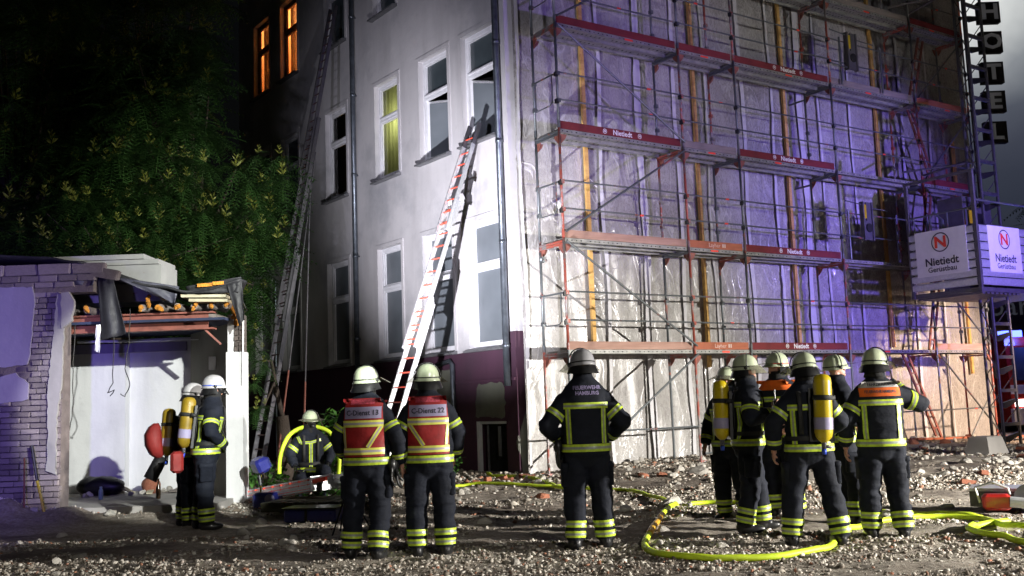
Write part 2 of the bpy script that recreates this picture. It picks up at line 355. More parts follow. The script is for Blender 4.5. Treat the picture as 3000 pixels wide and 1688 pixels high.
def text_mesh(s, size, bold=.0, ext=0., align='CENTER'):
    k = (s, size, bold, ext, align)
    if k in _txt: return _txt[k]
    cu = bpy.data.curves.new('t', 'FONT'); cu.body = s; cu.size = size; cu.offset = bold; cu.extrude = ext; cu.align_x = align; cu.align_y = 'CENTER'; cu.resolution_u = 2; cu.space_line = .85
    o = bpy.data.objects.new('t', cu); COL.objects.link(o)
    dg = bpy.context.evaluated_depsgraph_get(); dg.update(); me = bpy.data.meshes.new_from_object(o.evaluated_get(dg))
    v = [tuple(p.co) for p in me.vertices]; f = [tuple(p.vertices) for p in me.polygons]
    bpy.data.objects.remove(o); bpy.data.curves.remove(cu); bpy.data.meshes.remove(me)
    _txt[k] = (v, f); return v, f
def evalmod(me, mods):
    o = bpy.data.objects.new('tmp', me); COL.objects.link(o)
    for t, k in mods:
        m = o.modifiers.new('m', t)
        for a, b in k.items(): setattr(m, a, b)
    dg = bpy.context.evaluated_depsgraph_get(); dg.update()
    r = bpy.data.meshes.new_from_object(o.evaluated_get(dg)); bpy.data.objects.remove(o); return r
def vnoise(x, y, seed=0):
    xi = np.floor(x).astype(int); yi = np.floor(y).astype(int); fx = x-xi; fy = y-yi; fx = fx*fx*(3-2*fx); fy = fy*fy*(3-2*fy)
    def h(a, b):
        n = (a*374761393+b*668265263+seed*974634777) & 0x7fffffff; n = ((n ^ (n >> 13))*1274126177) & 0x7fffffff; return ((n ^ (n >> 16)) & 0xffff)/65535.
    return (h(xi, yi)*(1-fx)+h(xi+1, yi)*fx)*(1-fy)+(h(xi, yi+1)*(1-fx)+h(xi+1, yi+1)*fx)*fy
def fbm(x, y, o=4, seed=0):
    r = 0; a = 1; s = 0
    for i in range(o): r = r+a*vnoise(x*2**i, y*2**i, seed+i); s += a; a *= .5
    return r/s
M['whitefab'] = simple('grey_white_fabric', (.42, .41, .40), .8)
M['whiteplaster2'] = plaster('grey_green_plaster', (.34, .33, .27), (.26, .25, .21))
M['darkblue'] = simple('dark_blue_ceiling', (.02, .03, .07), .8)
M['creamboard'] = wood('cream_painted_board', (.36, .31, .20), (.58, .54, .40))
M['palletwood'] = wood('dark_wet_timber', (.05, .045, .03), (.10, .09, .06))
M['feltblue'] = simple('grey_blue_felt', (.06, .06, .085), .55, bump=.4, bscale=18, bdist=.015)
M['bluegrey'] = simple('pale_blue_plastic', (.22, .30, .40), .4)
M['darkrung'] = simple('dark_rung', (.10, .05, .05), .6)
M['mastdark'] = simple('dark_mast_steel', (.06, .06, .065), .5, .4)
M['gapglow'] = emit('lit_amber_gap', (1., .50, .10), .75)
M['sootpatch'] = plaster('soot_stained_cement', (.15, .155, .12), (.05, .045, .05))
M['yellowdull'] = simple('dull_yellow_paint', (.24, .16, .012), .45, var=.3)  # darker, browner yellow for the left pair's cylinders
# ------------------------------------------------------------------ frames of the two house fronts
K = Vector((.024, 18.234, 0))
AR = math.atan2(.55245, .83355)                 # right front: local x along the wall, local y into it
AL = math.atan2(-.80016, .59979)                # left front: local x towards the corner, local y into the wall
TR = Matrix.Rotation(AR, 4, 'Z'); TL = Matrix.Rotation(AL, 4, 'Z')
# ------------------------------------------------------------------ ground
def gz(x, y):
    x = np.asarray(x, float); y = np.asarray(y, float)
    a = (x*.5524+(y-18.23)*-.8335)                # distance in front of right facade
    h = .20/(1+np.exp(-(y-15.3)*1.6))
    h = h+.10*np.exp(-((a-.5)/1.0)**2)*(y > 16)*np.clip((x-.5)/2, 0, 1)
    h = h+.07*(fbm(x*.7, y*1.3, 3, 3)-.5)*np.clip((y-6)/6, 0, 1)+.075*(fbm(x*2.2, y*3.4, 3, 11)-.5)
    h = h+.035*(fbm(x*8, y*8, 3, 21)-.5)
    # heap along the foot of the brick wall and the slab edge
    h = h+.30*np.exp(-((x+7.9)/1.3)**2-((y-14.1)/.6)**2)*(.6+.8*fbm(x*3, y*3, 2, 5))
    h = h+.16*np.exp(-((y-14.25)/.35)**2)*np.clip((-x-3.9)/.6, 0, 1)*(fbm(x*2.5, y*2, 2, 6))
    return h
def gh(x, y): return float(gz(x, y))
xs = np.concatenate([-np.geomspace(260, 12.4, 14), np.arange(-12, 14.01, .075), np.geomspace(14.4, 260, 14)])
ys = np.concatenate([-np.geomspace(120, 6.5, 8), np.arange(-6, 5.9, .8), np.arange(6, 24.01, .075), np.geomspace(24.5, 320, 16)])
X, Y = np.meshgrid(xs, ys); Z = gz(X, Y); nx = len(xs); ny = len(ys)
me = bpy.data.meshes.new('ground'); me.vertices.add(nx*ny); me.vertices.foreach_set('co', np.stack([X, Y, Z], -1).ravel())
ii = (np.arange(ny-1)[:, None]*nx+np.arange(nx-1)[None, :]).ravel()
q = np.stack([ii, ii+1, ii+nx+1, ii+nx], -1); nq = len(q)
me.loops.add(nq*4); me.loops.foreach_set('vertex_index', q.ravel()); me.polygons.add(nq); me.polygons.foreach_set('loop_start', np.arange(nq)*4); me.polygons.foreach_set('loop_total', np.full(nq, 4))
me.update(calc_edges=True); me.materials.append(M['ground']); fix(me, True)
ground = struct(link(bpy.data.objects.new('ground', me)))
# gravel: countless small lumps
OC = np.array([(1, 0, 0), (-1, 0, 0), (0, 1, 0), (0, -1, 0), (0, 0, 1), (0, 0, -1), (.6, .6, .6), (-.6, .6, .6), (-.6, -.6, .6), (.6, -.6, .6)], float)
OF = np.array([(0, 6, 9), (9, 6, 4), (6, 7, 4), (7, 8, 4), (8, 9, 4), (0, 2, 6), (2, 7, 6), (2, 1, 7), (1, 8, 7), (1, 3, 8), (3, 9, 8), (3, 0, 9), (0, 5, 2), (2, 5, 1), (1, 5, 3), (3, 5, 0)])
def gravel(n, xyfun, smin, smax, name, parent, rng, sink=.25):
    x, y = xyfun(n); n = len(x); s = smin*(smax/smin)**(rng.random(n)**3.0)
    z = gz(x, y)+s*(1-2*sink)*.4
    V = OC[None]*(1+.75*(rng.random((n, 10, 3))-.5)); V = V*s[:, None, None]*(.45+1.1*rng.random((n, 1, 3)))*np.array([1, 1, .7])
    a = rng.random(n)*2*PI; b = (rng.random(n)-.5)*1.2
    ca, sa, cb, sb = np.cos(a), np.sin(a), np.cos(b), np.sin(b)
    xx, yy, zz = V[..., 0], V[..., 1], V[..., 2]
    yy, zz = yy*cb[:, None]-zz*sb[:, None], yy*sb[:, None]+zz*cb[:, None]
    xx, yy = xx*ca[:, None]-yy*sa[:, None], xx*sa[:, None]+yy*ca[:, None]
    co = np.stack([xx+x[:, None], yy+y[:, None], zz+z[:, None]], -1)
    f = (OF[None]+(np.arange(n)*10)[:, None, None]).reshape(-1, 3)
    me = bpy.data.meshes.new(name); me.vertices.add(n*10); me.vertices.foreach_set('co', co.ravel()); nf = len(f)
    me.loops.add(nf*3); me.loops.foreach_set('vertex_index', f.ravel()); me.polygons.add(nf); me.polygons.foreach_set('loop_start', np.arange(nf)*3); me.polygons.foreach_set('loop_total', np.full(nf, 3))
    me.update(calc_edges=True); at = me.attributes.new('tone', 'FLOAT', 'POINT'); at.data.foreach_set('value', np.repeat(rng.random(n), 10)); me.materials.append(M['gravel'])
    return stuff(link(bpy.data.objects.new(name, me), parent))
rng = np.random.default_rng(5)
def near(n):
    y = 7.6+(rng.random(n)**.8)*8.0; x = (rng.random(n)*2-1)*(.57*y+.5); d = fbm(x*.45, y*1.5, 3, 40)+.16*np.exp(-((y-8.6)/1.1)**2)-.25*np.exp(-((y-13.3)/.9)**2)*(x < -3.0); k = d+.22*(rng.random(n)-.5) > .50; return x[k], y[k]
def far(n):
    y = 14+rng.random(n)*9; x = -9+rng.random(n)*21; a = (x*.5524+(y-18.23)*-.8335); b = (x*-.80015-(y-18.234)*.5998); d = fbm(x*.5, y*1.3, 3, 44)
    k = ((a > -.1) | (b > .05)) & (d+.25*(rng.random(n)-.5) > .46) & ~((x < -4.1) & (y > 14.45)); return x[k], y[k]
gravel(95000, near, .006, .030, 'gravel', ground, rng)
gravel(34000, far, .013, .055, 'gravel', ground, rng)
# single stones and bricks that can be told apart
def rock(seed, s=1.):
    bm = bmesh.new(); bmesh.ops.create_icosphere(bm, subdivisions=2, radius=1)
    r = random.Random(seed); o = Vector((r.random()*50, r.random()*50, 0))
    cuts = [(Vector((r.uniform(-1, 1), r.uniform(-1, 1), r.uniform(-1, 1))).normalized(), r.uniform(.45, .8)) for _ in range(7)]
    for v in bm.verts:
        for nrm, d in cuts:
            e_ = v.co.dot(nrm)
            if e_ > d: v.co -= nrm*(e_-d)*.92
        v.co *= 1+.18*(noise.noise(v.co*2.5+o))
        v.co.z *= .7
    me = bpy.data.meshes.new('stone'); bm.to_mesh(me); bm.free(); return me
rocks = [rock(i) for i in range(9)]
for m_ in rocks: m_.materials.append(M['stone'])
for i in range(3):
    m_ = rocks[i].copy(); m_.materials.clear(); m_.materials.append(M['brickred']); rocks.append(m_)
bb = MB(); bb.box(-.5, .5, -.25, .25, -.17, .17); bm_ = bb.mesh('brick', 'brickred')
rr = random.Random(3); cnt = 0
def put(me, x, y, s, nm='stone', sink=.3):
    o = inst(nm, me, ground, (x, y, gh(x, y)+s*(.5-sink)*.6), (rr.uniform(-.4, .4), rr.uniform(-.4, .4), rr.uniform(0, 6.3)), (s*rr.uniform(.8, 1.25), s*rr.uniform(.8, 1.2), s*rr.uniform(.8, 1.1)))
    return o
put(rocks[0], 3.02, 17.1, .20); put(rocks[1], 2.07, 13.98, .15); put(rocks[2], 1.34, 13.03, .10); put(rocks[3], 4.6, 9.2, .07); put(rocks[4], -3.35, 12.35, .10)
for _ in range(185):
    y = 8.3+rr.random()**.7*12; x = rr.uniform(-.56, .56)*y
    if (x < -4 and y > 14.3): continue
    a = x*.5524+(y-18.23)*-.8335; b = -(x*.80015)-(y-18.234)*.5998
    if a < .2 and b < .2: continue
    s = rr.uniform(.035, .075)*(1+.05*(y-8))
    put(rocks[rr.randrange(9)], x, y, s)
for _ in range(50):    # debris under the scaffold
    t_ = rr.uniform(-.5, 13); o_ = rr.uniform(.3, 2.6); p = K+TR.to_3x3() @ Vector((t_, -o_, 0)); put(rocks[rr.randrange(12)], p.x, p.y, rr.uniform(.06, .14))
for _ in range(40):
    x = rr.uniform(-4, .6); y = rr.uniform(14.6, 17.2)
    if -(x*.80015)-(y-18.234)*.5998 > .3: put(rocks[rr.choice([0, 1, 2, 3, 4, 5, 9, 10])], x, y, rr.uniform(.05, .12))
for x, y in [(-.55, 16.9), (-.3, 17.1), (-.15, 16.8), (.1, 17.2), (.25, 17.4), (-.7, 16.6), (7.1, 15.5), (6.6, 14.9), (8.9, 17.8)]:
    inst('brick', bm_, ground, (x, y, gh(x, y)+.03), (rr.uniform(-.3, .3), rr.uniform(-.3, .3), rr.uniform(0, 3)), (.2, .2, .2))
put(rocks[5], 7.6, 17.2, .13)

# ------------------------------------------------------------------ the house
house = thing('apartment_house', 'tall pale rendered house with purple plinth, two lit orange windows at its far end', 'house', (K.x, K.y, 0))
def cells(us, zs, holes, plane, reveal=.16, mi=None):
    mb = MB(plane)
    for i in range(len(us)-1):
        for j in range(len(zs)-1):
            u0, u1, z0, z1 = us[i], us[i+1], zs[j], zs[j+1]; uc = (u0+u1)/2; zc = (z0+z1)/2
            if any(h[0] < uc < h[1] and h[2] < zc < h[3] for h in holes): continue
            mb.add([(u0, 0, z0), (u1, 0, z0), (u1, 0, z1), (u0, 0, z1)], [(0, 1, 2, 3)])
    for u0, u1, z0, z1 in holes:
        r = reveal
        mb.add([(u0, 0, z0), (u1, 0, z0), (u1, 0, z1), (u0, 0, z1), (u0, r, z0), (u1, r, z0), (u1, r, z1), (u0, r, z1)], [(0, 4, 5, 1), (1, 5, 6, 2), (2, 6, 7, 3), (3, 7, 4, 0)])
    return mb
# windows: (u0,u1) of each column, measured from the corner
colu = [(.36, 1.46), (1.98, 3.10), (4.0, 5.04), (6.46, 7.56), (9.18, 10.24), (11.02, 12.1)]
rows = [(2.56, 5.05), (6.62, 8.84), (10.48, 12.62)]
wins = []
for r_, (z0, z1) in enumerate(rows):
    for c_, (a, b) in enumerate(colu): wins.append((c_, r_, -b, -a, z0, z1))
holes = [w[2:] for w in wins]+[(-1.36, -.36, .12, 1.16)]
def brk(vals, lo, hi): return sorted(set([lo, hi]+[v for v in vals if lo < v < hi]))
zp = 2.50; LEN = 13.3; TOP = 15.6
us = brk([h[0] for h in holes]+[h[1] for h in holes]+[-.32], -LEN, 0)
zs = brk([h[2] for h in holes]+[h[3] for h in holes], zp, TOP)
up = [h for h in holes if h[2] > 2]; low = [h for h in holes if h[2] < 2]
cells(us, zs, up, TL).build('wall', 'wall', house)
usl = brk([h[0] for h in low]+[h[1] for h in low], -LEN, 0)
cells(usl, brk([h[2] for h in low]+[h[3] for h in low], -.3, zp), low, TL, .3).build('plinth', 'plinth', house)
mb = MB(TL); mb.box(-.345, -.0, -.006, .04, zp, 2.80)
mb.T = TR; mb.box(-.0, .3, -.006, .1, .0, 2.80); mb.build('plinth_corner', 'plinth', house)
# unpainted cement patch beside the corner: ragged outline
mb = MB(TR); pts = [(.06, 0, -.05), (.32, 0, -.05), (.32, 0, 1.86), (.24, 0, 1.72), (.19, 0, 1.55), (.2, 0, 1.42), (.13, 0, 1.22), (.04, 0, 1.0), (-.0, 0, .82), (.0, 0, .62), (.05, 0, .42)]
mb.poly([(p[0], -.014, p[2]) for p in pts], .012, (0, 1, 0)); mb.build('cement_patch', 'patch', house)
mb = MB(TL); mb.poly([(0, -.014, .62), (0, -.014, .9), (-.05, -.014, .8), (-.04, -.014, .68)], .012, (0, 1, 0)); mb.build('cement_patch', 'patch', house)
# smoky bare field over the cellar window
def ragged(pts, mat, name, plane=TL, y=-.012, th=.01, j=.03):
    rr_ = random.Random(len(pts)); P = []
    for i in range(len(pts)):
        a = Vector((pts[i][0], y, pts[i][1])); b = Vector((pts[(i+1) % len(pts)][0], y, pts[(i+1) % len(pts)][1])); n = max(1, int((b-a).length/.09))
        for k in range(n): q = a.lerp(b, k/n); P.append((q.x+rr_.uniform(-j, j), y, q.z+rr_.uniform(-j, j)))
    m_ = MB(plane); m_.poly(P, th, (0, 1, 0)); return m_.build(name, mat, house)
ragged([(-1.36, 1.24), (-.42, 1.22), (-.36, 1.5), (-.42, 1.86), (-1.22, 1.88), (-1.30, 1.6)], 'sootpatch', 'soot_stained_patch')
mb = MB(TL); mb.box(-1.98, -.02, -.05, .0, 1.905, 1.95); mb.build('string_course', 'plinth', house)
ragged([(-3.4, 1.2), (-2.1, 1.25), (-2.06, 2.2), (-3.35, 2.24)], 'sootpatch', 'soot_stained_patch')
# right front wall and roof block
mb = MB(TR)
mb.add([(0, 0, -.3), (14.9, 0, -.3), (14.9, 0, TOP), (0, 0, TOP)], [(0, 1, 2, 3)])
mb.add([(14.9, 0, -.3), (14.9, 12, -.3), (14.9, 12, TOP), (14.9, 0, TOP)], [(0, 1, 2, 3)])
mb.build('wall', 'wall', house)
cL = Vector((-LEN, 0, 0)); mb = MB(); a = TL @ cL; b = TR @ Vector((14.9, 12, 0)); c = TR @ Vector((14.9, 0, 0)); o0 = Vector((0, 0, 0))
mb.add([a+Vector((0, 0, TOP)), o0+Vector((0, 0, TOP)), c+Vector((0, 0, TOP)), b+Vector((0, 0, TOP))], [(0, 1, 2, 3)])
mb.add([a+Vector((0, 0, -.3)), a+Vector((0, 0, TOP)), b+Vector((0, 0, TOP)), b+Vector((0, 0, -.3))], [(0, 1, 2, 3)]); mb.build('roof', 'black', house)
def window(c_, r_, u0, u1, z0, z1):
    W_ = u1-u0; H = z1-z0; tr = z0+H*.635; d = .10; style = 'glass'
    if r_ == 0: style = 'frost'
    f = MB(TL); fw = .075
    f.box(u0, u0+fw, d, d+.08, z0, z1).box(u1-fw, u1, d, d+.08, z0, z1).box(u0+fw, u1-fw, d, d+.08, z0, z0+fw).box(u0+fw, u1-fw, d, d+.08, z1-fw, z1)
    f.box(u0+fw, u1-fw, d-.01, d+.08, tr-.045, tr+.045); f.box(u0+fw, u1-fw, d-.03, d-.011, tr+.02, tr+.05)
    fo = f.build('window', 'whiteframe', house)
    lit = (r_ == 2 and c_ in (4, 5)); openw = (r_ == 1 and c_ in (0, 1))
    if lit: fo.data.materials[0] = M['woodframe']
    # inner sash frames
    s_ = MB(TL); sw = .045
    def sash(za, zb):
        s_.box(u0+fw, u0+fw+sw, d+.012, d+.07, za, zb).box(u1-fw-sw, u1-fw, d+.012, d+.07, za, zb).box(u0+fw+sw, u1-fw-sw, d+.012, d+.07, za, za+sw).box(u0+fw+sw, u1-fw-sw, d+.012, d+.07, zb-sw, zb)
    sash(tr+.045, z1-fw)
    if not openw: sash(z0+fw, tr-.045)
    s_.build('sash', 'woodframe' if lit else 'whiteframe', fo)
    g = MB(TL); gy = d+.045
    g.add([(u0+fw, gy, tr), (u1-fw, gy, tr), (u1-fw, gy, z1-fw), (u0+fw, gy, z1-fw)], [(0, 1, 2, 3)]); gm = 'clear' if (lit or (r_ == 1 and c_ in (2, 3))) else style
    g.build('pane', gm, fo)
    if not openw:
        g = MB(TL); g.add([(u0+fw, gy, z0+fw), (u1-fw, gy, z0+fw), (u1-fw, gy, tr), (u0+fw, gy, tr)], [(0, 1, 2, 3)]); g.build('pane', gm, fo)
    else:
        # open casement swung inwards on its far hinge
        g = MB(TL); aa = R(38 if c_ == 1 else 62); L = W_-2*fw; hx = u0+fw; za, zb = z0+fw+.01, tr-.06
        def P(s, z, o=0): return (hx+s*math.cos(aa), d+.05+s*math.sin(aa)+o, z)
        for s0, s1, zz0, zz1 in ((0, .05, za, zb), (L-.05, L, za, zb), (.05, L-.05, za, za+.05), (.05, L-.05, zb-.05, zb)):
            g.add([P(s0, zz0), P(s1, zz0), P(s1, zz1), P(s0, zz1), P(s0, zz0, .035), P(s1, zz0, .035), P(s1, zz1, .035), P(s0, zz1, .035)], [(0, 1, 2, 3), (7, 6, 5, 4), (0, 4, 5, 1), (1, 5, 6, 2), (2, 6, 7, 3), (3, 7, 4, 0)])
        g.build('open_sash', 'whiteframe', fo); g = MB(TL); g.add([P(.05, za), P(L-.05, za), P(L-.05, zb), P(.05, zb)], [(0, 1, 2, 3)]); g.build('pane', 'frost', fo)
    # room behind
    rb = MB(TL); dep = 1.6 if lit or openw or (r_ == 1 and c_ in (2, 3)) else 0
    if dep:
        y0, y1 = d+.081, d+dep; a_, b_ = u0-.5, min(u1+.5, -.2); za, zb = z0-.6, z1+.3
        if lit: a_, b_ = u0-.28, u1+.28
        rb.add([(a_, y1, za), (b_, y1, za), (b_, y1, zb), (a_, y1, zb), (a_, y0, za), (b_, y0, za), (b_, y0, zb), (a_, y0, zb)], [(3, 2, 1, 0), (0, 1, 5, 4), (1, 2, 6, 5), (2, 3, 7, 6), (3, 0, 4, 7)])
        rb.build('room', 'warmroom' if lit else 'darkroom', fo)
    if lit:
        p = K+TL.to_3x3() @ Vector(((u0+u1)/2, 1.0, 0)); l = lamp('POINT', 'room_lamp', (p.x, p.y, z1-.15), 170 if c_ == 4 else 110, (1, .62, .34), shadow_soft_size=.1)
        m_ = MB(TL); m_.box(u0+.3, u0+.36, .5, .56, z0-.3, tr+.3).box(u0+.62, u0+.66, .9, .95, z0-.3, tr+.1).box(u0+.36, u0+.62, .92, .95, tr-.05, tr+.1); m_.build('room_door_frame', 'whiteframe', fo)
    if lit:
        cu = MB(TL); n = 30; e_ = (u0+fw)+(W_-2*fw)*(.42 if c_ == 4 else .55); rg = [[(u0+fw+(e_-u0-fw)*i/n, d+.16+.018*math.sin(i*1.3)+.008*math.sin(i*2.9), z) for i in range(n+1)] for z in (z0, z1)]
        cu.add(rg[0]+rg[1], [(i, i+1, n+2+i, n+1+i) for i in range(n)]); cu.build('curtain', 'curtain_o', fo, True)
    if r_ == 1 and c_ == 2:
        cu = MB(TL); n = 44; rg = [[(u0-.1+(W_+.2)*i/n, d+.12+.02*math.sin(i*1.1)+.008*math.sin(i*2.7), z) for i in range(n+1)] for z in (z0, z1)]
        cu.add(rg[0]+rg[1], [(i, i+1, n+2+i, n+1+i) for i in range(n)]); cu.build('curtain', 'curtain_g', fo, True)
        p = K+TL.to_3x3() @ Vector(((u0+u1)/2, d+.10, 0)); p2 = p+TL.to_3x3() @ Vector((0, .4, 0))
        lamp('POINT', 'room_lamp', (p2.x, p2.y, z1-.9), 26, (.95, .92, .50), shadow_soft_size=.3)
        M['curtain_g'].node_tree.nodes['Principled BSDF'].inputs['Transmission Weight'].default_value = 0
    if r_ == 1 and c_ == 3:
        cu = MB(TL); um = (u0+u1)/2-.01; cu.box(u0, um-.03, d+.2, d+.23, z0-.2, z1+.1).box(um+.045, u1, d+.2, d+.23, z0-.2, z1+.1); cu.build('curtain', 'curtain_b', fo)
        cu = MB(TL); cu.box(um-.03, um+.05, d+.27, d+.29, z0, z1); cu.build('lit_gap', 'gapglow', fo)  # glowing strip stands in for the lit room behind the curtains
    si = MB(TL); si.add([(u0-.06, .1, z0+.03), (u1+.06, .1, z0+.03), (u1+.06, -.14, z0-.04), (u0-.06, -.14, z0-.04), (u0-.06, .1, z0-.07), (u1+.06, .1, z0-.07), (u1+.06, -.14, z0-.075), (u0-.06, -.14, z0-.075)], [(3, 2, 1, 0), (4, 5, 6, 7), (0, 1, 5, 4), (1, 2, 6, 5), (2, 3, 7, 6), (3, 0, 4, 7)]); si.build('window_sill', 'sill', fo)
    sr = MB(TL); w = .085; zt = z1
    for a0, a1, b0, b1 in ((u0-w, u0, z0, zt+w), (u1, u1+w, z0, zt+w), (u0, u1, zt, zt+w)): sr.box(a0, a1, -.022, .002, b0, b1)
    sr.build('surround', 'wall', fo)
M['curtain_o'] = simple('cream_curtain', (.75, .55, .32), .9, var=.3, scale=9)
M['curtain_b'] = simple('brown_curtain', (.05, .04, .03), .9)
t = NT('green_curtain_lit'); t.set(Base_Color=(.5, .55, .32), Roughness=.9); ts = t.n('ShaderNodeBsdfTranslucent'); cc = t.ramp(t.noise(4, 5, sc=(3, 3, .4)), [(.3, (.42, .47, .26)), (.7, (.68, .72, .45))]); t.l(cc, ts.inputs[0]); mx = t.n('ShaderNodeMixShader'); mx.inputs[0].default_value = .7
t.l(t.b.outputs[0], mx.inputs[1]); t.l(ts.outputs[0], mx.inputs[2]); t.l(mx.outputs[0], t.out.inputs[0]); M['curtain_g'] = t.m
for w in wins: window(*w)
# cellar window with its broken leaf
f = MB(TL); f.box(-1.36, -1.29, .02, .10, .12, 1.16).box(-1.29, -.36, .05, .10, 1.11, 1.16); fo = f.build('cellar_window', 'whiteframe', house)
g = MB(TL); g.box(-1.36, -.36, .299, .31, .0, 1.2); g.build('dark_opening', 'black', fo)  # black sheet stands in for the unlit cellar inside
g = MB(TL); g.box(-1.16, -1.13, .12, .15, .14, 1.08).box(-.86, -.78, .16, .18, .5, 1.06); g.build('broken_leaf', 'sill', fo)
# downpipes with brackets, elbow and small branch pipe
def pipe(u, z0, z1, r, off=.11, name='downpipe'):
    p = MB(TL); p.tube([(-u, -off, z0), (-u, -off, z1)], r, 14); z = z0+.7
    while z < z1: p.tube([(-u, -off, z), (-u, -off, z+.07)], r*1.13, 14); p.box(-u-.012, -u+.012, -off, 0, z+.02, z+.05); z += 1.93
    return p.build(name, 'pipe', house, True)
pipe(.14, 1.80, TOP, .062); pipe(5.92, 2.35, TOP, .06)
p = MB(TL); p.tube([(-2.6, -.08, 2.30), (-2.08, -.08, 2.36), (-2.0, -.08, 2.28), (-2.0, -.08, .1)], .05, 12); p.build('waste_pipe', 'pipe', house, True)
mb = MB(TL); mb.tube([(-10.6, -.06, .3), (-10.6, -.06, 5.0)], .03, 8); mb.build('conduit', 'pipe', house)
# ------------------------------------------------------------------ plastic film hung on the right front
sheet = thing('plastic_sheeting', 'clear wrinkled plastic film taped over the whole scaffolded front', 'plastic sheeting', (K.x, K.y, 0), AR)
def film(t0, t1, z0, z1, off, seed):
    nx_, nz_ = int((t1-t0)/.06), int((z1-z0)/.09)
    tt, zz = np.meshgrid(np.linspace(t0, t1, nx_), np.linspace(z0, z1, nz_))
    ph = 2.2*fbm(tt*.8, zz*.35, 2, seed)
    y = -off-.045*(fbm(tt*1.3+ph, zz*.35, 3, seed+9)-.5)*2-.022*(fbm(tt*6+ph*2, zz*1.1, 3, seed+19)-.5)*2
    # fan of creases near the first deck tie
    d1 = np.hypot(tt-.15, zz-6.0); an = np.arctan2(zz-6.0, tt-.15); y -= .03*np.exp(-d1/.8)*np.sin(an*26)
    d1 = np.hypot(tt-9.4, (zz-4.4)); an = np.arctan2(zz-4.4, tt-9.4); y -= .05*np.exp(-d1/1.3)*np.sin(an*34)
    co = np.stack([tt, y, zz], -1).reshape(-1, 3)
    fs = [(j*nx_+i, j*nx_+i+1, (j+1)*nx_+i+1, (j+1)*nx_+i) for j in range(nz_-1) for i in range(nx_-1)]
    me = bpy.data.meshes.new('film_panel'); me.from_pydata(co.tolist(), [], fs); me.materials.append(M['film']); fix(me, True); inst('film_panel', me, sheet)
edges = [.13, 3.14, 6.18, 8.9, 12.0, 14.95]
for i in range(5): film(edges[i]-.04*(i > 0), edges[i+1]+.04, .12+.05*(i % 2), TOP-.2, .085+.012*(i % 2), 50+i*7)
def tape(t, w, z0=.15, z1=TOP-.3, wob=.03):
    n = 40; vs = []; r = random.Random(int(t*100))
    ph = r.random()*9
    for i in range(n+1):
        z = z0+(z1-z0)*i/n; x = t+wob*math.sin(z*1.3+ph)+.012*r.uniform(-1, 1); ww = w*(1+.25*r.uniform(-1, 1))/2; vs += [(x-ww, -.15, z), (x+ww, -.15, z)]
    m_ = MB(); m_.add(vs, [(2*i, 2*i+1, 2*i+3, 2*i+2) for i in range(n)]); m_.build('tape_strip', 'tape', sheet)
for t_, w in ((.165, .07), (2.1, .085), (3.14, .17), (4.15, .09), (5.04, .05), (6.18, .10), (7.13, .07), (8.1, .16), (8.74, .06), (9.9, .07), (11.93, .10), (13.1, .06)): tape(t_, w)
for t_, z0, z1 in ((1.69, 2.55, TOP-.3), (4.68, 2.08, TOP-.3), (7.51, 2.35, TOP-.3), (10.84, 2.5, TOP-.3), (14.0, 1.83, 8)):
    m_ = MB(); z = z0
    while z < z1: zn = min(z1, z+3.9); m_ = MB(); m_.box(-.042, .042, -.215, -.155, z, zn-.01); m_.build('timber_batten', 'batten', sheet, loc=(t_+random.uniform(-.012, .012), 0, 0)); z = zn
# ------------------------------------------------------------------ scaffold
scaf = thing('scaffolding', 'tall steel facade scaffold with red and wooden toe boards in front of the film', 'scaffold', (K.x, K.y, 0), AR)
PT = [.25, 3.24, 4.77, 7.80, 10.90, 13.06]; OI, OO = .55, 1.28
DZ = [2.37+1.98*i for i in range(6)]
def g_at(t_, o_): p = K+TR.to_3x3() @ Vector((t_, -o_, 0)); return gh(p.x, p.y)
pole = {}
for nm in ('galv', 'redtube'):
    m_ = MB(); m_.tube([(0, 0, 0), (0, 0, 1.98)], .0242, 10); m_.tube([(0, 0, 0), (0, 0, .12)], .029, 10)
    for z in (.5, 1.0): m_.box(-.035, .035, -.05, .02, z-.035, z+.035)
    pole[nm] = m_.mesh('standard', nm, False); pole[nm].polygons.foreach_set('use_smooth', [len(p.vertices) == 4 and i < 10 for i, p in enumerate(pole[nm].polygons)])
sr = random.Random(11)
for i, t_ in enumerate(PT):
    for o_ in (OI, OO):
        g = g_at(t_, o_); m_ = MB(); m_.tube([(0, 0, g+.02), (0, 0, DZ[0])], .0242, 10); m_.box(-.075, .075, -.075, .075, g-.03, g+.03); m_.build('base_standard', sr.choice(['galv', 'redtube']), scaf, loc=(t_, -o_, 0), smooth=False)
        for k in range(5):
            inst('standard', pole['redtube' if (o_ == OO and (k, i) in ((0, 1), (1, 1), (2, 1), (0, 0), (0, 3))) or sr.random() < .3 else 'galv'], scaf, (t_, -o_, DZ[k]))
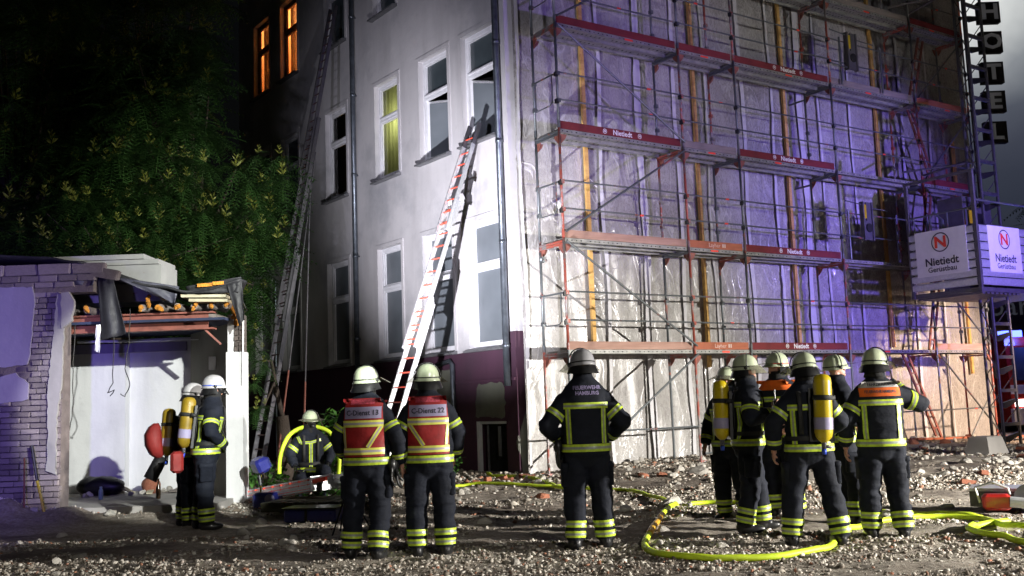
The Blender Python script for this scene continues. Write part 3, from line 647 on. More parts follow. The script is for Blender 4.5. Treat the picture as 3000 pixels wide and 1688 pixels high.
# transoms, brackets and decks
tm = MB(); tm.tube([(0, -OI, 0), (0, -OO, 0)], .024, 8); tm.box(-.02, .02, -OO, -OI, -.075, -.035); trm = {c: tm.mesh('transom', c) for c in ('redtube', 'galv')}
gm = MB(); gm.poly([(0, -.03, -.02), (0, -.17, -.02), (0, -.13, -.10), (0, -.04, -.19)], .008, (1, 0, 0)); gus = gm.mesh('gusset_plate', 'rust')
for i, t_ in enumerate(PT):
    for k in range(6):
        inst('transom', trm['redtube' if sr.random() < .6 else 'galv'], scaf, (t_, 0, DZ[k]-.06))
        for o_, s_ in ((OI, -1), (OO, 1)):
            inst('gusset_plate', gus, scaf, (t_, -o_, DZ[k]-.09), (0, 0, 0 if s_ < 0 else PI)); inst('gusset_plate', gus, scaf, (t_, -o_, DZ[k]-.09), (0, 0, PI/2 if i < 5 else -PI/2))
def deck(L):
    me_ = []
    m_ = MB(); h = .068
    m_.box(.03, L-.03, 0, .31, -.012, 0).box(.03, L-.03, 0, .006, -h, -.012).box(.03, L-.03, .304, .31, -h, -.012).box(.03, L-.03, .006, .03, -h, -h+.006)
    m_.cur = 1; n = int(L/.105)
    for a in range(n):
        x = .10+a*(L-.2)/(n-1); w = .018 if a % 2 else .010
        if a % 9 in (4,): continue
        m_.add([(x-w, -.0015, -.046), (x+w, -.0015, -.046), (x+w, -.0015, -.026), (x-w, -.0015, -.026)], [(0, 1, 2, 3)])
        m_.add([(x-w, .09, -.0135), (x+w, .09, -.0135), (x+w, .14, -.0135), (x-w, .14, -.0135)], [(3, 2, 1, 0)]); m_.add([(x-w, .2, -.0135), (x+w, .2, -.0135), (x+w, .25, -.0135), (x-w, .25, -.0135)], [(3, 2, 1, 0)])
    return m_.mesh('deck_plank', ['steel', 'hole'])
dk = {}
N_ = None
KIND = {(0, 0): 'boardwood', (0, 1): 'lay', (0, 2): 'nie', (0, 4): 'boardwood', (1, 0): 'boardwood', (1, 1): 'lay', (1, 2): 'nie', (1, 4): 'boardred', (2, 0): 'nie', (2, 1): 'boardgrey', (2, 2): 'nie', (2, 4): 'boardred',
        (3, 0): 'boardred', (3, 1): 'boardred', (3, 2): 'nie', (3, 3): 'boardgrey', (3, 4): 'boardorange', (4, 0): 'boardgrey', (4, 1): 'boardgrey', (4, 2): 'boardred', (4, 3): 'boardgrey', (4, 4): 'boardred'}
def put_text(s, size, mat, parent, O, xdir, up, name='lettering', bold=0., sx=1.):
    v, f = text_mesh(s, size, bold); O = Vector(O); xd = Vector(xdir); u = Vector(up)
    m_ = MB(); m_.add([O+xd*(p[0]*sx)+u*p[1] for p in v], f); return m_.build(name, mat, parent)
def ring(m_, O, xd, up, r0, r1, n=28):
    O = Vector(O); xd = Vector(xd); up = Vector(up)
    vs = [O+xd*(r*math.cos(2*PI*k/n))+up*(r*math.sin(2*PI*k/n)) for r in (r0, r1) for k in range(n)]
    m_.add(vs, [(k, n+k, n+(k+1) % n, (k+1) % n) for k in range(n)])
def nmark(parent, O, xd, up, r, mat):
    m_ = MB(); ring(m_, O, xd, up, r*.8, r); m_.build('ring_mark', mat, parent); put_text('N', r*1.35, mat, parent, O, xd, up, 'lettering', .003)
for k in range(5):
    for i in range(5):
        L = PT[i+1]-PT[i]
        if L not in dk: dk[L] = deck(L)
        for o_ in (OO-.03, OO-.36):
            inst('deck_plank', dk[L], scaf, (PT[i], -o_, DZ[k]))
        mk_ = MB(); 
        if sr.random() < .7: a = L*sr.uniform(.35, .6); mk_.box(a, a+.2, -.004, -.0016, -.055, -.02); mk_.build('red_marker', 'redmark', scaf, loc=(PT[i], -OO+.03, DZ[k]))
        kd = KIND.get((k, i))
        if kd:
            mt = {'lay': 'boardorange', 'nie': 'boardred'}.get(kd, kd)
            m_ = MB(); m_.box(.035, L-.04, -.014, .014, 0, .142); tb = m_.build('toe_board', mt, scaf, loc=(PT[i], -OO+.045, DZ[k]+.006))
            if kd == 'nie':
                c = L*.5 if k < 3 else L*.56
                if k == 2 and i == 2: c = L*.5
                put_text('Nietiedt', .135, 'white', tb, (c, -.0155, .068), (1, 0, 0), (0, 0, 1), bold=.003, sx=1.02)
                for s in (-.42, .42): nmark(tb, (c+s, -.0155, .071), (1, 0, 0), (0, 0, 1), .047, 'white')
            if kd == 'lay': put_text('Layher', .115, 'whitedim', tb, (L*.47, -.0155, .068), (1, 0, 0), (0, 0, 1)); m_ = MB(); m_.box(.93, .97, -.017, -.0155, .035, .105).box(.985, 1.02, -.017, -.0155, .035, .105); m_.build('logo_mark', 'whitedim', tb)
# guard rails
for k in range(-1, 5):
    for i in range(5):
        L = PT[i+1]-PT[i]; base = DZ[k] if k >= 0 else None
        hs = (.52, 1.02) if k >= 0 else ((.93,) if i == 0 else ((.42, .98) if i < 3 else (.98,)))
        for h in hs:
            z = base+h if k >= 0 else h
            if k == 2 and i == 0 and h > .8: pass
            m_ = MB(); r = .0165; m_.tube([(.03, 0, 0), (L-.03, 0, sr.uniform(-.012, .012))], r, 7); rl = m_.build('guard_rail', 'galv', scaf, loc=(PT[i], -OO-.03, z))
            if sr.random() < .55: a = L*sr.uniform(.3, .75); m_ = MB(); m_.tube([(a, 0, 0), (a+.09, 0, 0)], r+.002, 7); m_.build('red_band', 'redmark', rl)
wm = MB(); wm.poly([(-.03, -.02, -.05), (.03, -.02, -.05), (.035, -.02, .02), (0, -.02, .05), (-.035, -.02, .02)], .04, (0, 1, 0)); wedge = wm.mesh('wedge_clamp', 'blackplastic')
for i, t_ in enumerate(PT):
    for k in range(5):
        for h in (.5, 1.0): inst('wedge_clamp', wedge, scaf, (t_-.045, -OO-.03, DZ[k]+h-.02))
def brace(t0, z0, t1, z1, o_=OO+.06, m='galv'): mm_ = MB(); mm_.tube([(t0, -o_, z0), (t1, -o_, z1)], .021, 8); return mm_.build('diagonal_brace', m, scaf)
brace(.27, .28, 3.26, 2.28); brace(.27, 4.28, 3.26, 2.44); brace(.27, 4.45, 3.22, 6.24); brace(.27, 8.24, 3.24, 6.4); brace(.27, 8.4, 3.24, 10.2)
brace(10.92, 2.25, 13.0, .45); brace(11.9, .35, 13.0, 1.5); brace(10.92, 4.2, 13.0, 2.5); brace(10.92, 6.2, 13.0, 4.45); brace(10.92, 6.4, 13.0, 8.2); brace(10.92, 8.4, 13.0, 10.2)
for k in range(5):  # end guard with hanging loop
    z = DZ[k]+1.0; m_ = MB(); m_.tube([(.22, -OI, z), (.22, -OO, z)], .017, 7); m_.tube([(.22, -OI-.10, z), (.22, -OI-.10, z-.5), (.22, -OI-.16, z-.55), (.22, -OO+.2, z-.55), (.22, -OO+.12, z-.5), (.22, -OO+.12, z)], .011, 7); m_.build('end_guard', 'galv', scaf)
m_ = MB(); m_.tube([(.05, -.85, 4.0), (.32, -.62, 4.04)], .024, 8); m_.box(.12, .2, -.8, -.7, 3.97, 4.07); m_.build('wall_tie', 'galv', scaf)
for k in (0, 2, 3): mt_ = MB(); mt_.tube([(PT[3]-.02, -OI, DZ[k]-.2), (PT[3]-.02, -.1, DZ[k]-.2)], .022, 8); mt_.build('wall_tie', 'galv', scaf)
def lad(t0, z0, t1, z1, o_=.86, w=.34):
    a = Vector((t0, -o_, z0)); b = Vector((t1, -o_, z1)); m_ = MB()
    for s in (-w/2, w/2): m_.bar(a+Vector((s*1.0, s*.3, 0)), b+Vector((s, s*.3, 0)), .03, .06)
    lo = m_.build('access_ladder', 'rust', scaf); n = int((b-a).length/.28)
    rm = MB()
    for q_ in range(1, n): p = a.lerp(b, q_/n); rm.bar(p+Vector((-w/2, -w*.15, 0)), p+Vector((w/2, w*.15, 0)), .025, .03)
    rm.build('ladder_rungs', 'rust', lo)
lad(11.35, .3, 10.25, DZ[0]); lad(11.55, DZ[0], 12.1, DZ[1], .7); lad(11.5, DZ[1], 12.0, DZ[2], .7); lad(12.3, DZ[2], 11.5, DZ[3], .7); lad(11.5, DZ[3], 12.2, DZ[4], .7)
# plank and ledger bits at the foot of the end bay
for a, b, c in ((10.3, 12.4, .9), (11.0, 13.6, 1.9)):
    m_ = MB(); m_.bar((a, -c, .34), (b, -c-.1, .28), .24, .045); m_.build('loose_plank', 'boardorange', scaf)
# winch brackets
for t_, z in ((8.55, 5.22), (8.45, 9.1)):
    m_ = MB(); m_.box(-.17, -.13, -.05, .05, -.45, .42).box(.13, .17, -.05, .05, -.45, .42).box(-.13, .13, -.02, .02, -.43, .0).box(-.02, .13, -.02, .02, .0, .42); wb = m_.build('winch_bracket', 'aludark', scaf, loc=(t_, -OO-.12, z))
    m_ = MB(); m_.lathe((0.02, -.03, -.16), [(.10, 0), (.10, .02), (.0, .021)], 18, Matrix.Rotation(PI/2, 3, 'X')); m_.build('round_opening', 'hole', wb); m_ = MB(); m_.box(-.12, -.03, -.026, -.018, .05, .36); m_.build('yellow_label', 'yellowpaint', wb)
    m_ = MB(); m_.tube([(-.17, 0, .36), (-.7, 0, .40)], .013, 6); m_.tube([(-.17, 0, -.4), (-.75, 0, -.38)], .013, 6); m_.tube([(.17, 0, .3), (.8, 0, .28)], .013, 6); m_.build('bracket_arm', 'galv', wb)
for t_, z in ((8.0, DZ[1]), (9.7, DZ[1]), (8.15, DZ[3]), (9.6, DZ[3])):
    m_ = MB(); m_.tube([(t_, -OO-.05, z), (t_, -OO-.05, z+1.1)], .024, 8); m_.build('gate_post', 'galv', scaf)
# ------------------------------------------------------------------ hoist with boxed platform
hoist = thing('construction_hoist', 'lattice mast hoist whose boxed platform carries two white company boards', 'hoist', (K.x, K.y, 0), AR)
MT, MO = 10.42, 3.0
m_ = MB()
for dx, dy in ((0, 0), (.62, 0), (.31, .45)): m_.tube([(MT+dx, -MO+dy, .1), (MT+dx, -MO+dy, 15)], .034, 8)
m_.build('mast_tube', 'mastdark', hoist)
rg = MB(); rg.box(0, .62, -.03, .03, -.035, .035); rgm = rg.mesh('mast_rung', 'mastdark'); rk = MB(); rk.poly([(0, 0, 0), (.2, .0, -.02), (.58, 0, .10), (.58, 0, .18), (.1, 0, .10)], .05, (0, 1, 0)); rkm = rk.mesh('mast_rung', 'blackplastic')
z = .3; q_ = 0
while z < 14.8: inst('mast_rung', rgm if q_ % 2 else rkm, hoist, (MT, -MO, z)); z += .36; q_ += 1
m_ = MB()
for k in range(20): a, b = .3+.72*k, .3+.72*(k+1); m_.tube([(MT, -MO, a), (MT+.31, -MO+.45, b)], .012, 5); m_.tube([(MT+.62, -MO, b), (MT+.31, -MO+.45, a)], .012, 5)
m_.build('mast_lattice', 'mastdark', hoist)
for z in (6.5, 10.5): m_ = MB(); m_.tube([(MT+.1, -MO+.3, z), (MT+.5, -OO, z)], .024, 6); m_.tube([(MT+.4, -MO+.3, z), (MT-.3, -OO, z)], .024, 6); m_.build('mast_tie', 'aludark', hoist)
P0, P1, Q0, Q1, ZB, ZT = 9.2, 12.6, 1.95, 3.54, 3.52, 4.86
m_ = MB(); m_.box(P0, P1, -Q1, -Q0, ZB-.09, ZB); m_.box(P0-.02, P0+.05, -Q1-.02, -Q1+.05, ZB-.1, 6.0).box(P0-.02, P0+.05, -Q0-.05, -Q0+.02, ZB-.1, 6.0).box(P1, P1+.06, -Q1-.02, -Q1+.05, ZB-.1, 6.0); m_.box(P0-.02, P0+.04, -Q1, -Q0, 5.94, 6.0)
m_.build('platform_frame', 'aludark', hoist)
for a in range(9): m_ = MB(); m_.box(P0+.1+a*.16, P0+.2+a*.16, -Q1+.05, -Q0-.05, ZB-.13, ZB-.092); m_.build('floor_joist', 'aludark', hoist)
for a in range(7):
    h = (ZT-ZB-.06)/7; z = ZB+.03+a*h
    m_ = MB(); m_.add([(P0, -Q0-.02, z+.02), (P0, -Q1+.06, z+.02), (P0-.028, -Q1+.06, z+.045), (P0-.028, -Q0-.02, z+.045), (P0-.028, -Q0-.02, z+h-.03), (P0-.028, -Q1+.06, z+h-.03), (P0, -Q1+.06, z+h), (P0, -Q0-.02, z+h)], [(0, 1, 2, 3), (3, 2, 5, 4), (4, 5, 6, 7)]); m_.build('side_slat', 'alu', hoist)
    m_ = MB(); m_.add([(P0+.06, -Q1, z+.02), (P1-.02, -Q1, z+.02), (P1-.02, -Q1-.022, z+.045), (P0+.06, -Q1-.022, z+.045), (P0+.06, -Q1-.022, z+h-.03), (P1-.02, -Q1-.022, z+h-.03), (P1-.02, -Q1, z+h), (P0+.06, -Q1, z+h)], [(0, 1, 2, 3), (3, 2, 5, 4), (4, 5, 6, 7)]); m_.build('side_slat', 'alu', hoist)
def board(O, xd, w, h, label):
    O = Vector(O); xd = Vector(xd); up = Vector((0, 0, 1)); n = xd.cross(up); m_ = MB(); c = [O-xd*w/2-up*h/2, O+xd*w/2-up*h/2, O+xd*w/2+up*h/2, O-xd*w/2+up*h/2]
    m_.poly([p-n*.012 for p in c], .012, n); b = m_.build('company_board', 'white', hoist, label=label); O = O+n*.002
    m_ = MB(); ring(m_, O+up*h*.22, xd, up, .185, .21, 40); m_.build('ring_mark', 'ink', b); v = put_text('N', .33, 'redmark', b, O+up*h*.21, xd, up, bold=.012, sx=1.15)
    put_text('Nietiedt', .235, 'ink', b, O-up*h*.20, xd, up, bold=.005, sx=1.0); put_text('Gerüstbau', .16, 'ink', b, O-up*h*.37, xd, up, bold=.002)
board((P0-.032, -2.72, 4.36), (0, -1, 0), 1.2, .98, 'white company board on the narrow side of the platform')
board((P0+.95, -Q1-.026, 4.34), (1, 0, 0), 1.2, .98, 'white company board on the long side of the platform')
m_ = MB(); m_.box(P0+1.1, P0+2.2, -2.6, -2.0, ZB, 5.7); m_.build('control_cabinet', 'aludark', hoist); m_ = MB(); m_.box(P0+1.3, P0+1.6, -2.605, -2.601, 5.1, 5.4); m_.build('warning_label', 'yellowpaint', hoist)
m_ = MB(); m_.box(P0+1.62, P0+1.9, -2.606, -2.601, 4.95, 5.35); m_.build('notice_plate', 'blackplastic', hoist)
m_ = MB()
for a in (-2.1, -2.5, -2.9, -3.3): m_.tube([(P0+.02, a, ZT), (P0+.02, a, 5.2)], .016, 6)
m_.tube([(P0+.02, -Q0, 5.2), (P0+.02, -Q1, 5.2)], .02, 6); m_.tube([(P0, -Q1, 5.35), (P1, -Q1, 5.35)], .02, 6); m_.tube([(P0+.3, -2.2, ZB), (P0+.3, -2.25, 5.1), (P0+.3, -2.4, 5.3), (P0+.3, -2.6, 5.1), (P0+.3, -2.6, ZB)], .03, 6); m_.build('platform_rail', 'galv', hoist)
m_ = MB(); m_.tube([(MT+.2, -3.0, 11.3), (MT+.9, -3.3, 11.05), (MT+2.2, -3.6, 11.6)], .02, 6); m_.tube([(MT+1.3, -3.4, 11.2), (MT+1.9, -3.5, 11.75), (MT+2.2, -3.6, 11.6)], .016, 6); m_.build('cable_arm', 'blackplastic', hoist)
# ------------------------------------------------------------------ blade sign
HOT = [(13.46, 26.6, 11.76), (13.45, 26.6, 10.91), (13.41, 26.6, 10.04), (13.39, 26.6, 9.22), (13.35, 26.6, 8.36)]
hs = thing('hotel_sign', 'vertical blade sign of five dark boxes reading HOTEL, against the lit smoke', 'sign', (13.1, 26.6, 0))
for ch, (x, y, z) in zip('HOTEL', HOT):
    m_ = MB(); w = .30; m_.box(x-13.1-w, x-13.1+w, -.09, .09, z-w, z+w); b = m_.build('letter_box', 'blackplastic', hs)
    put_text(ch, .60, 'signface', b, (x-13.1+.02, -.094, z), (1, 0, 0), (0, 0, 1), bold=.02, sx=1.15)
m_ = MB(); m_.tube([(-.33, .0, 6.4), (-.33, 0, 12.6)], .03, 8)
for z in (7, 9, 11): m_.tube([(-.33, 0, z), (-.9, .25, z)], .02, 6)
m_.build('sign_bracket', 'aludark', hs)
# ------------------------------------------------------------------ half-demolished brick shed
SX, SY = -6.0, 15.5
shed = thing('demolished_shed', 'half demolished brick shed with open front, felt roof and bare steel beam', 'shed', (SX, SY, 0))
def TS(x, y, z): return (x-SX, y-SY, z)
def sb(name, mat, *boxes, **k):
    m_ = MB()
    for x0, x1, y0, y1, z0, z1 in boxes: m_.box(x0-SX, x1-SX, y0-SY, y1-SY, z0, z1)
    return m_.build(name, mat, k.get('parent', shed))
BY = 14.6
core = sb('brick_wall', 'mortar', (-9.6, -6.74, BY+.02, BY+.30, -.1, 3.70), (-6.74, -6.64, BY+.02, BY+.3, -.1, 3.3), (-6.74, -6.2, BY+.02, BY+.3, 3.34, 3.62))
br = []
for i in range(4):
    bm = bmesh.new(); bmesh.ops.create_cube(bm, size=1); bmesh.ops.bevel(bm, geom=bm.edges[:], offset=.06, segments=1, affect='EDGES'); r = random.Random(i)
    for v in bm.verts: v.co += Vector((r.uniform(-.02, .02), r.uniform(-.05, .05), r.uniform(-.05, .05)))
    me = bpy.data.meshes.new('brick'); bm.to_mesh(me); bm.free(); me.materials.append(M['brick']); br.append(me)
rb = random.Random(2); nb = 0
def brk_(x, z, w, h, y=BY, d=.10, par=None, me=None):
    global nb; nb += 1
    o = inst('brick', me or br[rb.randrange(4)], par or core, (x+w/2-SX, y-SY+rb.uniform(-.012, .012), z+h/2), (rb.uniform(-.02, .02), rb.uniform(-.015, .015), rb.uniform(-.02, .02)), (w-.014, d, h-.013)); return o
z = .28; row = 0; CH = .083
while z < 3.28:        # column of bricks by the opening, and the bare wall low down
    x1 = -6.64-.02*rb.random()-(.0 if z > .6 else 0); x = -7.06 if z > 1.70 else -8.35
    if .0 < z < .55: x = -8.0
    x -= (row % 2)*.06 if z > 1.7 else (row % 2)*.14
    stretch = z < 1.7
    while x < x1-.04:
        w = .285 if stretch else rb.choice([.14, .15, .2]); w = min(w, x1-x+rb.uniform(-.02, .03))
        if w > .05: brk_(x, z, w, CH)
        x += w
    z += CH; row += 1
for j, zz in enumerate((3.60, 3.50, 3.41)):   # courses under the roof edge
    x = -8.5+(j % 2)*.12; xe = (-6.2, -6.35, -6.5)[j]
    while x < xe:
        w = (.50, .28, .29)[j]; brk_(x, zz, w, (.17, .1, .09)[j]); x += w
o = brk_(-6.22, 3.52, .42, .16); o.rotation_euler[1] = .2
m_ = MB()
def patch(pts, th=.03, y=BY, mat='patchplaster', name='plaster_patch', par=None):
    m_ = MB(); P = []
    for i in range(len(pts)):
        a = Vector((pts[i][0], 0, pts[i][1])); b = Vector((pts[(i+1) % len(pts)][0], 0, pts[(i+1) % len(pts)][1])); n = max(1, int((b-a).length/.07))
        for k in range(n): p = a.lerp(b, k/n); P.append((p.x-SX+rb.uniform(-.012, .012), y-SY-.055-th, p.z+rb.uniform(-.012, .012)))
    P.reverse(); m_.poly(P[::-1], th, (0, 1, 0)); return m_.build(name, mat, par or shed)
patch([(-9.2, 2.27), (-7.42, 2.26), (-7.1, 2.30), (-7.05, 2.6), (-7.02, 3.3), (-7.05, 3.42), (-9.2, 3.48)])
patch([(-9.2, 1.68), (-7.5, 1.72), (-7.1, 1.78), (-7.08, 2.02), (-7.28, 2.17), (-7.5, 2.12), (-9.2, 2.14)])
patch([(-6.80, .75), (-6.66, .7), (-6.66, 1.5), (-6.60, 2.0), (-6.58, 2.75), (-6.56, 3.3), (-6.68, 3.32), (-6.74, 2.6), (-6.80, 1.9), (-6.78, 1.3)], .04, mat='concrete')
patch([(-6.6, 2.78), (-6.46, 2.9), (-6.42, 3.2), (-6.5, 3.34), (-6.62, 3.32)], .06, mat='concrete')
# interior
sb('back_wall', 'whiteplaster', (-9.4, -6.80, 17.42, 17.7, .0, 2.66)); sb('back_wall', 'whiteplaster', (-6.80, -5.72, 17.62, 17.8, 0, 2.85))
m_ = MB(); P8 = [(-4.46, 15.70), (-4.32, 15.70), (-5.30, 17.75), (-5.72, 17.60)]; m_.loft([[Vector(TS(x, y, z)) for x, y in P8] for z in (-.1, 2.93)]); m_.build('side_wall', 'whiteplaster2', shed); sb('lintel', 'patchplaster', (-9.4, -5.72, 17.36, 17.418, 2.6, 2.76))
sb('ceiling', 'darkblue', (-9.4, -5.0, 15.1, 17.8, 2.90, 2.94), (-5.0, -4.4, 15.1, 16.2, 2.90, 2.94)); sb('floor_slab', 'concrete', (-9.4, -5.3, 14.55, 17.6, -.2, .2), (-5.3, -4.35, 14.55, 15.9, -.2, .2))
m_ = MB(); m_.tube([TS(-7.55, 17.2, 2.80), TS(-5.95, 17.2, 2.78)], .022, 8); m_.tube([TS(-5.95, 17.2, 2.78), TS(-5.4, 17.2, 2.77)], .012, 6); m_.build('light_tube', 'white', shed)
pl = sb('pillar', 'whiteplaster', (-4.46, -4.20, 15.40, 15.72, -.1, 2.42), (-4.44, -4.35, 15.42, 15.72, 2.42, 3.0))
for j in range(7):
    for i in range(2): brk_(-4.345+i*.075-(j % 2)*.0, 2.42+j*.083, .075+.02*(i == 1), CH, 15.47, .12, pl, None).data = br[0]
dkm = br[1].copy(); dkm.materials.clear(); dkm.materials.append(M['brickdark'])
for o in list(pl.children): o.data = dkm
sb('pillar_core', 'brickdark', (-4.34, -4.22, 15.45, 15.7, 2.42, 3.0))
m_ = MB(); m_.tube([TS(-4.20, 15.38, 1.9), TS(-4.185, 15.38, 3.0)], .014, 6); m_.build('conduit', 'white', shed)
# steel beam
m_ = MB()
for z0, z1, d in ((3.03, 3.055, .10), (2.78, 2.805, .10)): m_.box(-7.1-SX, -4.62-SX, 15.36-d-SY, 15.36+d-SY, z0, z1)
m_.box(-7.1-SX, -4.72-SX, 15.355-SY, 15.372-SY, 2.805, 3.03); m_.bar(TS(-4.78, 15.4, 2.78), TS(-4.55, 15.45, 2.55), .12, .03); m_.build('steel_beam', 'rust', shed)
fm = []
for i in range(4):
    r = rock(60+i); r.materials.append(M['foam']); fm.append(r)
for i, x in enumerate((-6.82, -6.5, -5.66, -5.38, -5.12, -4.86, -4.61, -4.37)):
    m_ = MB(); m_.tube([(x-SX, 15.12-SY, 3.125), (x-SX, (17.6 if x < -5 else 15.9)-SY, 3.14)], .055, 10); j = m_.build('timber_joist', 'boardgrey', shed)
    for q_ in range(3): inst('foam_lump', fm[rb.randrange(4)], j, (x-SX+rb.uniform(-.03, .03), 15.10-SY, 3.12+rb.uniform(-.05, .05)), (rb.random()*3, rb.random()*3, 0), (rb.uniform(.03, .055),)*3)
for q_ in range(14): inst('foam_lump', fm[rb.randrange(4)], shed, (-4.27-SX+rb.uniform(-.05, .07), 15.32-SY+rb.uniform(-.03, .03), 2.86+.32*q_/14), (rb.random()*3, rb.random()*3, 0), (rb.uniform(.035, .07),)*3)
for q_ in range(5): inst('foam_lump', fm[q_ % 4], shed, (-5.56-SX+rb.uniform(-.03, .03), 15.12-SY, 3.14+.04*q_), (rb.random()*3, rb.random()*3, 0), (rb.uniform(.03, .05),)*3)
# roof: sagging boards under felt
def sheetmesh(grid, th=.02, up=(0, 0, 1)):
    n = len(grid[0]); m_ = MB(); v = [p for r in grid for p in r]; u = Vector(up)*th; v2 = [tuple(Vector(p)-u) for p in v]; f = []
    N = len(v)
    for j in range(len(grid)-1):
        for i in range(n-1): a = j*n+i; f += [(a, a+1, a+n+1, a+n), (N+a+n, N+a+n+1, N+a+1, N+a)]
    for i in range(n-1): f += [(i, N+i, N+i+1, i+1)]; a = (len(grid)-1)*n+i; f += [(a+1, N+a+1, N+a, a)]
    for j in range(len(grid)-1): a = j*n; f += [(a+n, N+a+n, N+a, a)]; a += n-1; f += [(a, N+a, N+a+n, a+n)]
    m_.add(v+v2, f); return m_
def roofz(x): 
    pts = [(-9.6, 4.02), (-7.58, 3.93), (-6.8, 3.86), (-6.3, 3.78), (-5.95, 3.56), (-5.4, 3.45), (-4.9, 3.33), (-4.5, 3.38), (-4.05, 3.50)]
    for (a, b), (c, d) in zip(pts, pts[1:]):
        if a <= x <= c: return b+(d-b)*(x-a)/(c-a)
    return 3.5
xs_ = [-9.6+i*.08 for i in range(70)]; xs_ = [x for x in xs_ if x <= -4.05]
gr = [[TS(min(x, -.272*y if y > 15.3 else x), y+(.06*noise.noise(Vector((x*2, 3, 0))) if y < 15 else 0)+(.35 if x > -6.3 else 0)*(y < 15), roofz(x)+.03*noise.noise(Vector((x*3, y*2, 0)))+(y-14.5)*.0) for x in xs_] for y in (14.5, 15.2, 16, 17, 17.9)]
sheetmesh(gr, .035).build('roof_felt', 'felt', shed, True)
sb('roof_board', 'felt', (-9.6, -6.3, 14.62, 17.8, 3.70, 3.74)) 
for x0, x1, z in ((-5.02, -4.35, 3.27), (-4.9, -4.32, 3.20), (-4.78, -4.3, 3.335)):
    m_ = MB(); m_.bar(TS(x0, 15.1, z), TS(x1, 15.12, z-.02), .28, .045); m_.build('cream_board', 'creamboard', shed)
for x0, x1, z in ((-4.72, -4.5, 3.40), (-4.49, -4.33, 3.42)): m_ = MB(); m_.bar(TS(x0, 14.82, z), TS(x1, 14.84, z+.01), .03, .05); m_.build('foam_strip', 'foam', shed)
# felt sheets hanging off the edge
def drape(name, A, B, C_, D, n=14, amp=.03, y0=14.72, mat='felt'):
    g = []
    for j in range(n+1):
        t_ = j/n; r = []
        for i in range(n+1):
            s = i/n; p = Vector(A).lerp(Vector(B), s).lerp(Vector(D).lerp(Vector(C_), s), t_)
            r.append(TS(p.x+.02*noise.noise(Vector((s*4, t_*4, 1)))*t_, p.y+amp*math.sin(s*9+t_*2)*t_+amp*noise.noise(Vector((s*3, t_*3, 5))), p.z+.03*noise.noise(Vector((s*6, t_*2, 9)))*t_))
        g.append(r)
    return sheetmesh(g, .008, (0, 1, 0)).build(name, mat, shed, True)
drape('hanging_felt', (-6.20, 14.74, 3.72), (-5.98, 14.76, 3.60), (-5.72, 14.7, 2.70), (-6.12, 14.72, 2.62))
drape('hanging_felt', (-5.98, 14.76, 3.58), (-5.05, 15.0, 3.42), (-5.1, 14.95, 3.14), (-5.22, 14.95, 3.20), mat='feltblue')
drape('hanging_felt', (-6.9, 14.55, 3.74), (-6.1, 14.58, 3.70), (-6.2, 14.62, 3.42), (-6.55, 14.64, 3.46), mat='feltblue')
drape('torn_foil_strip', (-6.16, 14.66, 2.85), (-6.10, 14.66, 2.85), (-6.10, 14.66, 2.42), (-6.2, 14.66, 2.48), mat='white')
drape('hanging_felt', (-4.9, 14.86, 3.40), (-4.08, 14.9, 3.52), (-4.12, 14.92, 3.28), (-4.9, 14.9, 3.30))
drape('hanging_felt', (-4.3, 14.9, 3.4), (-4.08, 14.9, 3.5), (-4.06, 15.0, 2.9), (-4.14, 15.0, 2.75), amp=.02)
for pts in ([(-6.72, 15.2, 2.9), (-6.74, 15.2, 2.2), (-6.72, 15.2, 1.7), (-6.76, 15.2, 1.42), (-6.82, 15.2, 1.15)], [(-6.12, 15.2, 2.7), (-6.13, 15.2, 2.0), (-6.20, 15.2, 1.85), (-6.1, 15.2, 1.9), (-6.18, 15.2, 1.78)],
            [(-5.78, 14.95, 3.1), (-5.79, 14.95, 2.6), (-5.84, 14.95, 2.2), (-5.77, 14.95, 1.95), (-5.85, 14.95, 1.78), (-5.92, 14.95, 1.84)], [(-4.18, 15.3, 3.2), (-4.1, 15.28, 3.05), (-4.2, 15.28, 2.95)]):
    m_ = MB(); P = [Vector(TS(*p)) for p in pts]; Q = []
    for i in range(len(P)-1):
        for k in range(5): Q.append(P[i].lerp(P[i+1], k/5)+Vector((.008*math.sin(k+i*2), 0, 0)))
    m_.tube(Q, .007, 5); m_.build('hanging_cable', 'blackplastic', shed)
sb('socket_box', 'whiteframe', (-5.03, -4.90, 16.38, 16.5, 2.2, 2.42))
# white sheet-metal parapet box on the roof
m_ = MB(); bx = thing('roof_box', 'white rust streaked sheet metal box rising behind the shed roof', 'roof box', (-6.8, 16.6, 3.5))
m_.box(-.95, .9, 0, .8, -.1, .52).box(-1.0, .62, -.04, .84, .62, .70).box(-.98, .86, -.02, .82, .53, .61); o = m_.build('box_body', 'whitesheet', bx)
